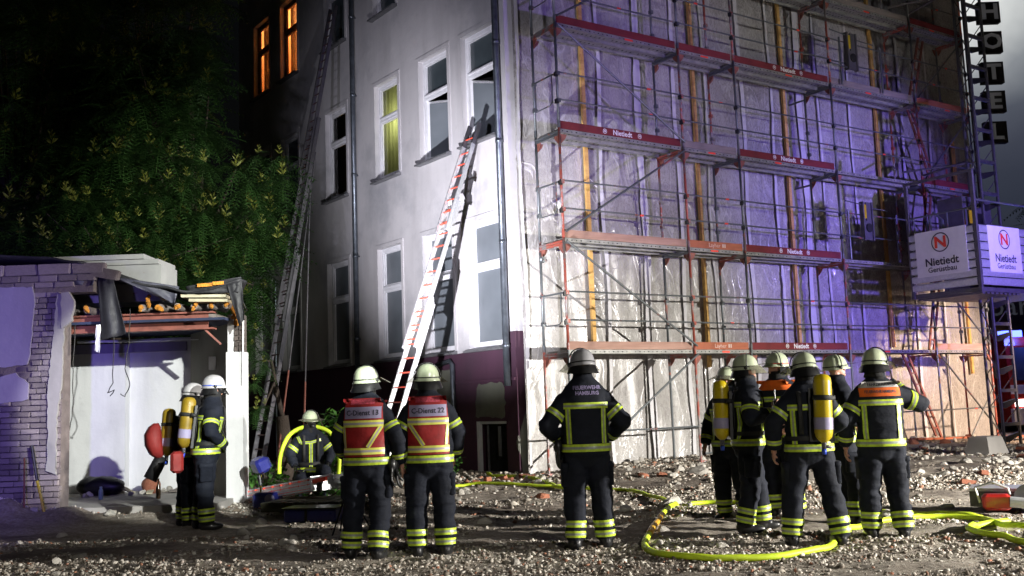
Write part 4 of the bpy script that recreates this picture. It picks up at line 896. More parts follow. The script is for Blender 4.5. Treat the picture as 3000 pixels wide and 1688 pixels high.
# things on the slab
tag(struct, '', '') if False else None
def lone(m_, name, mat, label, cat, smooth=True, group=None):
    o = m_.build(name, mat, None, smooth); return tag(o, label, cat, group)
m_ = MB(); m_.lathe((-5.62, 15.75, .2), [(.034, 0), (.036, .02), (.036, .17), (.014, .23), (.013, .29), (.015, .295), (.015, .31)], 14); lone(m_, 'beer_bottle', 'bottleglass', 'brown glass bottle standing on the shed floor slab', 'bottle')
m_ = MB(); m_.lathe((-6.62, 16.0, .2), [(.035, 0), (.035, .12), (.03, .15), (.02, .16), (.02, .20)], 12); lone(m_, 'spray_can', 'bluegrey', 'small pale blue bottle on the slab by the white back wall', 'bottle')
for nm, x, y, s, mt, lb in (('bin_bag', -7.0, 16.9, (.42, .2, .18), 'rubber', 'long low black bin bag slumped against the white back wall'), ('bin_bag', -6.15, 16.9, (.17, .14, .15), 'brickred', 'small brown sack on the slab in front of the wall edge')):
    m_ = MB(); m_.ell((x, y, .2+s[2]*.8), s, 22, 14); m_.v = [tuple(Vector(v)+Vector((0, 0, 1))*.05*noise.noise(Vector(v)*6)+Vector((1, 0, 0))*.05*noise.noise(Vector(v)*5+Vector((9, 0, 0)))) for v in m_.v]; lone(m_, nm, mt, lb, 'bag')
deb = thing('slab_debris', 'loose broken boards and plaster lumps along the back of the slab', 'debris', (-5.7, 16.9, .2))
for i in range(26):
    x = rb.uniform(-1.9, 1.1); 
    if rb.random() < .35: m_ = MB(); L = rb.uniform(.15, .4); a = rb.random()*3; m_.bar((x, rb.uniform(-.5, .4), .03), (x+L*math.cos(a), .3*math.sin(a), .03+rb.uniform(0, .12)), .1, .015); m_.build('broken_board', rb.choice(['creamboard', 'batten', 'boardgrey']), deb)
    else: inst('plaster_lump', rocks[rb.randrange(9)], deb, (x, rb.uniform(-.5, .5), .03), (rb.random(), rb.random(), rb.random()*6), (rb.uniform(.03, .09),)*3)
# pickaxe against the brick wall
pk = thing('pickaxe', 'pickaxe with black and yellow shaft, head down against the brick wall', 'pickaxe', (-6.7, 14.3, 0))
m_ = MB(); m_.tube([(-.28, .15, 1.12), (-.16, .08, .62)], .022, 8); m_.build('grip', 'blackplastic', pk); m_ = MB(); m_.tube([(-.16, .08, .62), (0, 0, .12)], .019, 8); m_.build('shaft', 'yellowpaint', pk)
m_ = MB(); m_.tube([(-.26, 0, .06), (-.1, 0, .14), (.05, 0, .16), (.16, 0, .13), (.27, 0, .05)], [.012, .024, .032, .024, .01], 8); m_.build('pick_head', 'rubber', pk)
m_ = MB(); m_.tube([(-7.05, 14.38, .95), (-6.95, 14.2, .12)], .012, 6); lone(m_, 'iron_rod', 'rust', 'thin rusty iron rod leaning beside the pickaxe', 'rod')
# ------------------------------------------------------------------ ladders
def ladder(root, secs, w, rung_mat, rail_mat, side, step=.28, rail=(.028, .085)):
    """secs: list of (a, b, offset) overlapping sections"""
    nm = 0
    for a, b, off, ww in secs:
        a = Vector(a); b = Vector(b); d = (b-a).normalized(); s = Vector(side).normalized(); n = s.cross(d).normalized()
        if n.z < 0: n = -n
        o = n*off
        for q in (-1, 1):
            m_ = MB(); m_.bar(a+o+s*q*ww/2, b+o+s*q*ww/2, rail[0], rail[1], n); r_ = m_.build('rail', rail_mat, root)
        L = (b-a).length; m = int(L/step)
        for k in range(1, m+1):
            p = a+o+d*(k*step-.1); m_ = MB(); m_.tube([p-s*ww/2, p+s*ww/2], .017, 6, flat=.8); m_.build('rung', rung_mat, root)
            nm += 1
ld = thing('extension_ladder', 'bright aluminium ladder with red rungs leaning into the open first floor window', 'ladder', (-2.36, 16.0, 0))
A = Vector((0, 0, .17)); B = Vector((-.52, 19.04, 6.86))-Vector((-2.36, 16.0, 0)); sd = TL.to_3x3() @ Vector((1, 0, 0)); sd = Vector((sd.x, sd.y, 0))
def lerp(t_): return tuple(A.lerp(B, t_))
ladder(ld, [(lerp(0), lerp(.46), 0, .44), (lerp(.34), lerp(.75), .07, .38), ], .42, 'rungred', 'alu', sd)
ladder(ld, [(lerp(.66), lerp(.93), .13, .33)], .42, 'rungred', 'alu', sd)
ladder(ld, [(lerp(.93), lerp(1), .13, .33)], .42, 'rungred', 'aludark', sd)  # tip rails in the darker metal stand in for shade
for t_ in (.34, .46, .66, .75):
    for q in (-1, 1): p = Vector(lerp(t_))+sd*q*.2+Vector((0, -.03, .05)); m_ = MB(); m_.box(p.x-.03, p.x+.03, p.y-.05, p.y+.05, p.z-.06, p.z+.06); m_.build('guide_bracket', 'alu', ld)
lf = thing('rescue_ladder', 'long dull aluminium ladder with prop poles leaning on the far dark window', 'ladder', (-4.6, 17.5, 0))
A = Vector((.0, 0, .18)); B = Vector((-4.06, 23.5, 11.25))-Vector((-4.6, 17.5, 0))
ladder(lf, [(lerp(0), lerp(.40), 0, .44), (lerp(.27), lerp(.70), .05, .38), (lerp(.57), lerp(1), .10, .32)], .46, 'darkrung', 'aludark', sd)
for dx, t_ in ((.12, .62), (.62, .55)):
    m_ = MB(); p = Vector(lerp(t_)); m_.tube([(dx+.15, .4, .2), tuple(p+sd*.2)], .014, 7); m_.build('prop_pole', 'aludark', lf)
    m_ = MB(); q0 = Vector((dx+.15, .4, .2)); m_.tube([tuple(q0), tuple(q0.lerp(p+sd*.2, .30))], .018, 7); m_.build('prop_pole_foot', 'rust', lf)
fl_ = thing('folded_ladder', 'stack of aluminium ladder sections with red stripes lying on the rubble', 'ladder', (-3.4, 15.0, .2))
a = Vector((-4.45, 16.2, .13))-Vector((-3.4, 15.0, .2)); b = Vector((-2.42, 13.9, .52))-Vector((-3.4, 15.0, .2)); d = (b-a).normalized(); s = d.cross(Vector((0, 0, 1))).normalized(); u = s.cross(d).normalized()
for i in range(3):
    for q in (-1, 1):
        o = u*(i-1)*.062+s*q*(.2-.03*i); e_ = 0 if i else .0
        m_ = MB(); m_.bar(a+o+d*i*.1, b+o-d*(.45-.2*i), .03, .056, u); r_ = m_.build('ladder_rail', 'alu', fl_)
        m_ = MB(); m_.bar(a+o+s*q*.0165+d*(.12+i*.1), b+o+s*q*.0165-d*(.5-.2*i), .003, .008, u); m_.build('red_stripe', 'redmark', r_)
    for k in range(9): p = a+d*(.3+k*.27)+u*(i-1)*.062; m_ = MB(); m_.tube([p-s*.19, p+s*.19], .015, 6); m_.build('ladder_rung', 'rungred', fl_)
m_ = MB(); p = b-d*.5-s*.0; m_.bar(p+s*.22, p-s*.22, .03, .20, u); m_.build('end_bracket', 'alu', fl_)
m_ = MB(); m_.bar(b-d*.45+s*.2+u*.03, b-d*.1+s*.2+u*.03, .03, .05, u); m_.build('red_lock', 'redmark', fl_); m_ = MB(); m_.lathe(tuple(b-d*.25+s*.24-u*.07), [(.07, -.02), (.075, 0), (.07, .04)], 14, Matrix.Rotation(PI/2, 3, 'Y')); m_.build('end_wheel', 'blackplastic', fl_)
m_ = MB(); m_.box(-4.2, -3.9, 15.6, 15.9, 0, .16); 
# ------------------------------------------------------------------ portable lamp
pl_ = thing('portable_work_light', 'blue portable work light with its head raised on a short mast, unlit', 'work light', (-3.72, 14.95, .1))
def rbox(m_, x0, x1, y0, y1, z0, z1, b=.02):
    c = Vector(((x0+x1)/2, (y0+y1)/2, 0)); hx, hy = (x1-x0)/2, (y1-y0)/2
    def rg_(ix, z): 
        return [Vector((c.x+sx*(hx-ix-(b if k else 0)), c.y+sy*(hy-ix-(0 if k else b)), z)) for sx, sy, k in ((1, -1, 1), (1, -1, 0), (1, 1, 0), (1, 1, 1), (-1, 1, 1), (-1, 1, 0), (-1, -1, 0), (-1, -1, 1))]
    m_.loft([rg_(b, z0), rg_(0, z0+b), rg_(0, z1-b), rg_(b, z1)]); return m_
m_ = MB(); rbox(m_, -.20, .20, -.12, .12, -.05, .20, .03); m_.build('case', 'blueplastic', pl_); m_ = MB(); m_.lathe((.06, -.125, .11), [(.07, -.01), (.075, .005), (.04, .012)], 16, Matrix.Rotation(PI/2, 3, 'X')); m_.build('speaker_recess', 'label', pl_)
m_ = MB(); m_.tube([(-.1, 0, .18), (-.1, 0, .48)], .014, 8); m_.build('mast', 'yellowpaint', pl_); m_ = MB(); m_.tube([(-.1, 0, .30), (-.12, 0, .46)], .03, 8); m_.build('joint', 'blackplastic', pl_)
m_ = MB(Matrix.Translation((-.10, 0, .60)) @ Matrix.Rotation(R(35), 4, 'Z') @ Matrix.Rotation(R(-25), 4, 'Y')); rbox(m_, -.11, .11, -.16, .16, -.11, .11, .04); h = m_.build('lamp_head', 'blueplastic', pl_)
m_ = MB(Matrix.Translation((-.10, 0, .60)) @ Matrix.Rotation(R(35), 4, 'Z') @ Matrix.Rotation(R(-25), 4, 'Y')); m_.box(.111, .116, -.12, .12, -.08, .08); m_.build('lens', 'glass', h)  # lens does not glow; the wall has its own spot
# blue crates and grating pallet
pg = thing('grey_pallet', 'low dark slatted pallet lying on the rubble behind the officers', 'pallet', (-2.75, 14.35, .1), R(-12))
for i in range(9): m_ = MB(); m_.box(-.75+i*.17, -.62+i*.17, -.5, .5, .10, .125); m_.build('slat', 'palletwood', pg)
for y in (-.45, 0, .45): m_ = MB(); m_.box(-.75, .74, y-.04, y+.04, .0, .10); m_.build('bearer', 'palletwood', pg)
cr_ = thing('blue_crate', 'low blue plastic equipment crate in the shadow before the pallet', 'crate', (-2.72, 13.45, .02), R(-10))
m_ = MB(); rbox(m_, -.36, .36, -.2, .2, 0, .17, .02); m_.build('crate_body', 'blueplastic', cr_); m_ = MB(); m_.box(-.38, .38, -.22, .22, .17, .19); m_.build('lid', 'blackplastic', cr_); m_ = MB(); m_.box(-.06, -.03, -.215, -.2, .0, .18); m_.build('strap', 'blackplastic', cr_)
# ------------------------------------------------------------------ hoses
def smooth(pts, n=7):
    P = [Vector((x, y, 0)) for x, y in pts]; P = [P[0]]+P+[P[-1]]; o = []
    for i in range(1, len(P)-2):
        a, b, c, d = P[i-1:i+3]
        for k in range(n): t_ = k/n; o.append(.5*((2*b)+(c-a)*t_+(2*a-5*b+4*c-d)*t_*t_+(3*b-a-3*c+d)*t_**3))
    o.append(P[-2]); return o
def hose(pts, r, label, flat=.85, lift=0., ends=True, closed_m='hose'):
    P = smooth(pts); zz = [gh(p.x, p.y) for p in P]; w = 3
    zz = [max(zz[max(0, i-w):i+w+1]) for i in range(len(P))]
    root = thing('fire_hose', label, 'hose', (P[0].x, P[0].y, 0)); m_ = MB()
    Q = [Vector((p.x-P[0].x, p.y-P[0].y, z+r*flat*.9+lift)) for p, z in zip(P, zz)]
    m_.tube(Q, r, 12, flat=flat, up=(0, 0, 1)); m_.build('hose_body', closed_m, root, True)
    return root, Q, P
HR = .036
rt, Q, P = hose([(5.9, 9.6), (5.1, 10.32), (5.07, 11.1), (4.84, 11.37), (4.42, 11.42), (3.86, 11.11), (3.44, 10.74), (3.15, 10.24), (2.94, 9.67), (2.64, 9.33), (2.3, 9.13), (1.9, 9.1), (1.53, 9.19), (1.28, 9.42), (1.21, 9.76), (1.25, 10.31), (1.44, 11.21), (1.76, 12.48), (1.99, 13.34), (2.1, 13.67)], HR, 'fat yellow-green hose looping in front of the firefighters on the right')
k = len(Q)-24; m_ = MB(); m_.tube(Q[k:k+9], HR*1.06, 12, flat=.85, up=(0, 0, 1)); m_.build('amber_sleeve', 'coupling', rt, True)
rt, Q, P = hose([(2.12, 13.7), (1.9, 14.59), (1.51, 15.24), (1.05, 15.42), (.82, 16.0), (.55, 15.75), (-.04, 16.06), (-.69, 16.46), (-1.01, 16.37), (-1.15, 15.79)], HR*1.1, 'flatter yellow-green hose running left behind the lone central man', .6)
rt, Q, P = hose([(.80, 15.5), (.57, 15.7), (.35, 16.4), (.15, 17.0), (-.15, 17.55), (-.45, 17.85), (-.56, 18.25)], HR, 'dull green hose running into the cellar window', .85)
rt, Q, P = hose([(4.2, 12.5), (4.64, 11.97), (4.97, 11.65), (5.15, 11.39)], HR*1.5, 'flat uncharged hose beside the saw', .3)
rt, Q, P = hose([(5.24, 10.95), (4.92, 10.80), (4.7, 10.61), (4.51, 10.24), (4.47, 9.82), (4.57, 9.63), (4.63, 9.24), (4.9, 8.6)], HR*1.05, 'bent end of a hose curling at the right edge of the yard', .8)
rt, Q, P = hose([(2.3, 13.8), (2.6, 13.9), (3.1, 13.6), (3.6, 13.2)], HR, 'thin stretch of hose seen between the firefighters\' legs', .8)
# ------------------------------------------------------------------ saw and boxed ladder end at the right edge
sw = thing('cut_off_saw', 'red cut-off saw with pale handle lying by the metal ladder end', 'saw', (5.45, 11.55, .05), R(-20))
m_ = MB(); rbox(m_, -.18, .12, -.09, .09, .02, .20, .03); m_.build('engine_body', 'redpaint', sw); m_ = MB(); m_.tube([(-.2, 0, .1), (-.24, 0, .27), (-.05, 0, .33), (.1, 0, .26), (.12, 0, .15)], .016, 8); m_.build('handle', 'alu', sw)
m_ = MB(); m_.lathe((.30, -.03, .16), [(.15, 0), (.15, .006)], 24, Matrix.Rotation(PI/2, 3, 'X')); m_.build('cutting_disc', 'aludark', sw); m_ = MB(); m_.bar((.1, .0, .16), (.3, 0, .16), .03, .07); m_.build('blade_arm', 'blackplastic', sw); m_ = MB(); m_.tube([(.1, -.1, .12), (.3, -.12, .10)], .06, 12); m_.build('silencer', 'alu', sw)
al = thing('ladder_case', 'ribbed aluminium ladder section lying flat at the right edge', 'ladder', (5.95, 11.9, .05), R(-28))
for i in range(7): m_ = MB(); m_.box(-.6, .9, -.26+i*.075, -.20+i*.075, .20, .235); m_.build('rib', 'alu', al)
m_ = MB(); m_.box(-.6, .9, -.28, .28, .02, .20); m_.build('case_body', 'aludark', al)
cb = thing('concrete_ballast_block', 'chamfered pale concrete ballast block at the foot of the scaffold', 'concrete block', (9.0, 19.4, gh(9.0, 19.4)), AR)
m_ = MB(); m_.loft([[Vector((sx*a, sy*b, z)) for sx, sy in ((-1, -1), (1, -1), (1, 1), (-1, 1))] for a, b, z in ((.33, .26, 0), (.31, .24, .06), (.26, .19, .30), (.24, .17, .33))]); m_.build('block', 'concrete', cb)
m_ = MB(); m_.bar((9.6, 19.3, .28), (11.6, 20.4, .22), .2, .05); lone(m_, 'timber_plank', 'boardorange', 'reddish plank on the ground right of the ballast block', 'plank', False)
# ------------------------------------------------------------------ trees
def frond_data(L=.62, pairs=9, droop=.35, lw=.028, ll=.13):
    vs = []; fs = []
    def rach(s): return Vector((L*s, 0, -droop*L*s*s))
    for i in range(pairs):
        s = .18+.8*i/(pairs-1); p = rach(s); l = ll*(1-.45*abs(s-.45)); 
        for q in (-1, 1):
            d = Vector((.35, q, -.30)).normalized(); n = Vector((1, -q*.35, 0)).normalized()*lw/2
            b = len(vs); vs += [p, p+d*l*.4+n+Vector((0, 0, .006)), p+d*l, p+d*l*.4-n+Vector((0, 0, .006))]; fs += [(b, b+1, b+2, b+3)]
    b = len(vs)
    for s in (0, .5, 1): p = rach(s); vs += [p+Vector((0, .004, 0)), p-Vector((0, .004, 0))]
    fs += [(b, b+1, b+3, b+2), (b+2, b+3, b+5, b+4)]
    return np.array([tuple(v) for v in vs]), fs
FV, FF = frond_data(); FF = np.array(FF)
def panicle_data():
    vs = []; fs = []; r = random.Random(4)
    for k in range(15):
        a = r.random()*6.28; s = r.random(); base = Vector((0, 0, .22*s)); d = Vector((math.cos(a), math.sin(a), .7+.8*s)).normalized(); L = .16*(1-.5*s); n = d.cross(Vector((0, 0, 1))).normalized()*.013
        b = len(vs); m_ = base+d*L*.5; vs += [base, m_+n, base+d*L, m_-n]; fs.append((b, b+1, b+2, b+3)); n2 = d.cross(n).normalized()*.013; b = len(vs); vs += [base, m_+n2, base+d*L, m_-n2]; fs.append((b, b+1, b+2, b+3))
    return np.array([tuple(v) for v in vs]), np.array(fs)
PV, PF = panicle_data()
def mk(name, V, F, mat):
    me = bpy.data.meshes.new(name); me.vertices.add(len(V)); me.vertices.foreach_set('co', np.ascontiguousarray(V).ravel()); n = len(F)
    me.loops.add(n*4); me.loops.foreach_set('vertex_index', F.ravel()); me.polygons.add(n); me.polygons.foreach_set('loop_start', np.arange(n)*4); me.polygons.foreach_set('loop_total', np.full(n, 4)); me.update(calc_edges=True); me.materials.append(M[mat]); return me
FM = mk('leaf_frond', FV, FF, 'leaf'); PM = mk('blossom_cluster', PV, PF, 'flower')
def rot(yaw, pitch): return np.array(Matrix.Rotation(yaw, 3, 'Z') @ Matrix.Rotation(pitch, 3, 'Y'))
def tree(name, label, base, tips, hero, seed, trunk_h, sc=1.):
    """tips: crown shoot tips (x, y, z); fronds radiate from each tip with a blossom cluster on top"""
    r = random.Random(seed); rootp = Vector(base); root = thing(name, label, 'tree', base)
    AV = []; AF = []; nb_ = 0; BV = []; BF = []; nq_ = 0
    tips = sorted(tips, key=lambda p: p[1]-.2*p[2] if hero else 0); used = 0
    tr_ = MB(); top = Vector((0, 0, trunk_h)); tr_.tube([(0, 0, -.2), (.05, .03, trunk_h*.5), tuple(top)], [.19, .15, .11], 9)
    tr_.build('trunk', 'bark', root, True)
    br_ = MB()
    for k, p in enumerate(tips):
        p = Vector(p)-rootp
        if k % 7 == 0: mid = top.lerp(p, .5)+Vector((0, 0, .5)); br_.tube([tuple(top), tuple(mid), tuple(p)], [.05, .03, .01], 5)
        nf = r.randint(9, 13); y0 = r.random()*6.3; big = r.uniform(.85, 1.3)*sc
        for i in range(nf):
            yaw = y0+i*2.4; pit = r.uniform(-.25, .75); s = big*r.uniform(.8, 1.15); Rm = rot(yaw, pit)
            if used < hero: inst('leaf_frond', FM, root, tuple(p), (0, pit, yaw), (s, s, s)); used += 1
            else: AV.append((FV*s) @ Rm.T+np.array(p)); AF.append(FF+nb_); nb_ += len(FV)
        if r.random() < .55:
            s = r.uniform(.7, 1.25)*sc; BV.append(PV*s @ rot(r.random()*6, r.uniform(-.3, .3)).T+np.array(p)+np.array([0, 0, .03])); BF.append(PF+nq_); nq_ += len(PV)
    br_.build('branches', 'bark', root, True)
    stuff(inst('crown', mk('crown', np.concatenate(AV), np.concatenate(AF), 'leaf'), root))
    stuff(inst('blossom_clusters', mk('blossoms', np.concatenate(BV), np.concatenate(BF), 'flower'), root))
    return root
def crown_tips(n, cx, cy, cz, rx, ry, rz, seed, cut=None):
    r = random.Random(seed); o = []
    while len(o) < n:
        a = r.uniform(-PI, 0) if r.random() < .8 else r.uniform(0, PI); t_ = r.uniform(-1, 1); q = math.sqrt(1-t_*t_); k = r.uniform(.72, 1.0)*(1+.22*noise.noise(Vector((a*2, t_*3, seed))))
        p = (cx+rx*k*q*math.cos(a), cy+ry*k*q*math.sin(a), cz+rz*k*t_)
        if cut and cut(p): continue
        o.append(p)
    return o
def beyond(p): # keep clear of the house and inside of the shed roof
    b = -(p[0]*.80015)-(p[1]-18.234)*.5998; e_ = (p[2]-1.45)/p[1]; q_ = p[0]/p[1]
    if (e_ > .265 and q_ > -.305) or q_ > (-.228 if e_ > .15 else -.25): return True
    return b < .25 or p[2] < 2.4 or (p[1] < 18.0 and p[2] < 4.0 and p[0] < -4.0)
tree('tree_of_heaven', 'dark tree of heaven with blossom clusters reaching the house wall right behind the shed', (-6.6, 20.6, 0), crown_tips(430, -6.5, 20.4, 6.4, 2.7, 2.3, 3.4, 3, beyond), 100, 1, 3.6)
tree('tree_of_heaven', 'broad dark tree of heaven at the left edge behind the brick wall', (-10.6, 21.0, 0), crown_tips(380, -10.6, 20.8, 7.6, 3.3, 2.8, 4.6, 5, beyond), 60, 2, 4.0)
tree('tree_of_heaven', 'low leafy tree of heaven lit green just above the white roof box', (-7.6, 18.9, 0), crown_tips(210, -7.9, 18.7, 4.7, 3.1, 1.0, 1.2, 9, beyond), 110, 3, 3.2, .9)
tree('tree_of_heaven', 'tall unlit tree of heaven in the black at the back, top left', (-9.5, 26, 0), crown_tips(330, -9.0, 25.5, 9.5, 4.4, 2.5, 5.4, 14, lambda p: -(p[0]*.80015)-(p[1]-18.234)*.5998 < .4 or p[0]/p[1] > -.30), 0, 4, 6, 1.25)
tree('tree_of_heaven', 'small tree of heaven drooping between shed pillar and ladder', (-4.3, 18.4, 0), crown_tips(14, -4.62, 17.9, 2.2, .3, .5, .8, 21, lambda p: p[1] < 17.1), 0, 5, 1.4, .5)
tree('distant_tree', 'small green tree beyond the hoist at the right edge', (18.0, 34, 0), crown_tips(60, 18.6, 34, 6.6, 1.3, 1, 1.6, 31), 0, 6, 4, 1.2)
# bushes at the foot of the house wall
LV = np.array([(0, 0, 0), (.05, .035, .004), (.105, 0, -.012), (.05, -.035, .004)]); LF_ = np.array([(0, 1, 2, 3)])
def bush(label, c, r3, n, seed, s=1.):
    r = random.Random(seed); root = thing('leafy_bush', label, 'bush', (c[0], c[1], gh(c[0], c[1]))); V = []; F = []; k = 0; st = MB()
    for j in range(9): a = r.random()*6.28; st.tube([(0, 0, 0), (r3[0]*.5*math.cos(a), r3[1]*.5*math.sin(a), r3[2]*.6), (r3[0]*.9*math.cos(a), r3[1]*.9*math.sin(a), r3[2]*r.uniform(.6, 1.1))], .008, 4)
    st.build('stems', 'bark', root)
    for i in range(n):
        v = Vector((r.gauss(0, 1), r.gauss(0, 1), r.gauss(0, 1))).normalized()*r.uniform(.55, 1.05); p = np.array((v.x*r3[0], v.y*r3[1], r3[2]*.55+v.z*r3[2]*.5)); q = s*r.uniform(.7, 1.3)
        V.append(LV*q @ rot(r.random()*6.28, r.uniform(-.2, 1.0)).T+p); F.append(LF_+k); k += 4
    stuff(inst('foliage', mk('foliage', np.concatenate(V), np.concatenate(F), 'bushleaf'), root))
bush('broad leaved bush behind the crouching firefighter', (-2.9, 16.9), (.75, .5, 1.25), 900, 1, 1.2)
bush('bush hidden between the two officers below the bright ladder', (-1.75, 17.6), (.5, .4, 1.2), 500, 2, 1.1)
bush('low weeds growing beside the cellar window frame', (-1.35, 18.4), (.33, .25, .55), 260, 3, .8)
bush('low plant at the foot of the far ladder', (-4.25, 16.9), (.4, .3, .4), 220, 4, 1.)
bush('spreading low bush under the folded ladder', (-3.0, 15.75), (.9, .35, .35), 420, 5, 1.)
# ------------------------------------------------------------------ street end beyond the house
ft = thing('fire_engine', 'red fire engine with lit blue lights seen through the hoist at the right edge', 'fire engine', (15.0, 28.0, 0), R(4))
m_ = MB(); m_.loft([[Vector((sx*a, sy, z)) for sx, sy in ((-1, y0), (1, y0), (1, 3.0), (-1, 3.0))] for a, y0, z in ((1.25, 0, .45), (1.25, -.02, 1.5), (1.22, .12, 2.6), (1.15, .25, 2.85))]); m_.build('cab', 'redpaint', ft)
m_ = MB(); m_.add([(-1.12, -.035, 1.62), (1.12, -.035, 1.62), (1.08, .10, 2.55), (-1.08, .10, 2.55)], [(0, 1, 2, 3)]); m_.build('windscreen', 'glass', ft)
m_ = MB(); m_.box(-1.25, 1.25, -.04, -.022, 1.25, 1.5); m_.build('white_stripe', 'white', ft); put_text('FEUERWEHR', .24, 'redpaint', ft, (0, -.045, 1.37), (1, 0, 0), (0, 0, 1), bold=.01)
m_ = MB(); m_.box(-1.28, 1.28, -.15, 0, .4, .85); m_.build('bumper', 'white', ft); m_ = MB(); m_.box(-1.15, -.75, -.03, -.01, .9, 1.1); m_.build('headlamp', 'headlamp', ft); m_ = MB(); m_.box(.75, 1.15, -.03, -.01, .9, 1.1); m_.build('headlamp', 'headlamp', ft)
m_ = MB(); m_.box(-1.0, -.45, .5, .8, 2.85, 3.05).box(.45, 1.0, .5, .8, 2.85, 3.05); m_.build('blue_beacon', 'beacon', ft); m_ = MB(); m_.box(-1.35, 1.35, 3.0, 7.5, .7, 3.1); m_.build('body_box', 'redpaint', ft)
for x in (-1.05, 1.05):
    m_ = MB(); m_.lathe((x-.15, .9, .5), [(.3, 0), (.5, .02), (.5, .28), (.3, .3)], 20, Matrix.Rotation(PI/2, 3, 'Y')); m_.build('wheel', 'rubber', ft)
m_ = MB(); m_.box(-1.6, -1.45, .1, .25, 1.7, 2.2).box(1.45, 1.6, .1, .25, 1.7, 2.2); m_.build('mirror', 'blackplastic', ft)
lamp('POINT', 'engine_beacon_glow', (14.4, 27.7, 3.3), 90, (.1, .15, 1), shadow_soft_size=.15)
bd = thing('dark_shop_building', 'dark shopfront building with a pale neon script, far right behind the engine', 'building', (18.5, 38, 0), R(-6))
m_ = MB(); m_.box(-4.5, 6, 0, 6, 0, 5.6); m_.build('wall', 'brickdark', bd); m_ = MB(); m_.box(-3.5, 4, -.04, -.01, .6, 2.6); m_.build('shop_window', 'glass', bd); put_text('ybar', 1.1, 'signface', bd, (.2, -.08, 4.5), (1, 0, 0), (0, 0, 1)); m_ = MB(); m_.box(-.2, .1, -.12, -.05, 3.3, 3.4); m_.build('amber_lamp', 'amberlamp', bd)
# ------------------------------------------------------------------ people
def remesh(mb, vox, sm=2):
    me = mb.mesh('tmp', 'cloth'); r = evalmod(me, [('REMESH', dict(mode='VOXEL', voxel_size=vox, use_smooth_shade=True)), ('SMOOTH', dict(factor=.5, iterations=sm))]); bpy.data.meshes.remove(me)
    V = [v.co.copy() for v in r.vertices]; F = [tuple(p.vertices) for p in r.polygons]; bpy.data.meshes.remove(r); return V, F
def limb(m_, pts, rads, n=14, sub=5, flat=1.):
    P = []; Rr = []
    for i in range(len(pts)-1):
        for k in range(sub): t_ = k/sub; P.append(Vector(pts[i]).lerp(Vector(pts[i+1]), t_)); Rr.append(rads[i]+(rads[i+1]-rads[i])*t_)
    P.append(Vector(pts[-1])); Rr.append(rads[-1]); m_.tube(P, Rr, n, flat=flat)
    for p, r in zip(pts[1:-1], rads[1:-1]): m_.ell(p, (r, r, r), 12, 8)
def hand(wrist, d, palm, side, curl=.6, s=1.):
    """five fingered hand; d = pointing direction, palm = palm normal, side = +1/-1 where the thumb leaves"""
    d = Vector(d).normalized(); n = Vector(palm); n = (n-d*n.dot(d)).normalized(); t_ = d.cross(n)*side; w = Vector(wrist); m_ = MB()
    c = w+d*.05*s; Rm = Matrix((t_, d, n)).transposed(); m_.ell(c, (.042*s, .055*s, .019*s), 12, 8, Rm); m_.tube([w-d*.05, w+d*.02], [.029*s, .028*s], 10, flat=.8)
    for i, (o, L) in enumerate(((-.030, .062), (-.010, .075), (.010, .080), (.030, .070))):
        o = -o; p = w+d*.092*s+t_*o*s*-1; p = w+d*.090*s+t_*(-.030+.020*i)*s; L = (.060, .074, .080, .072)[i]*s; a = curl*(1+.1*(3-i)); pts = [p-d*.02*s, p]
        q = p.copy(); ang = a*.5
        for sg in (.45, .32, .25): q = q+(d*math.cos(ang)+n*math.sin(ang))*L*sg; pts.append(q.copy()); ang += a*.8
        m_.tube(pts, [.0095*s, .0095*s, .009*s, .0085*s, .007*s], 8)
    p = w+d*.03*s+t_*.034*s; m_.tube([p-t_*.01, p+(t_*.8+d*.5+n*.25)*.03*s, p+(t_*.75+d*1.1+n*.55)*.045*s, p+(t_*.5+d*1.5+n*.9)*.05*s], [.013*s, .012*s, .010*s, .008*s], 8)
    return remesh(m_, .0045, 1)
TORSO = [(.90, .225, .165), (.95, .232, .168), (1.05, .222, .158), (1.20, .225, .155), (1.36, .240, .158), (1.44, .240, .152), (1.50, .222, .140), (1.55, .180, .122), (1.59, .132, .106), (1.625, .094, .092), (1.68, .080, .084)]
class Person: pass
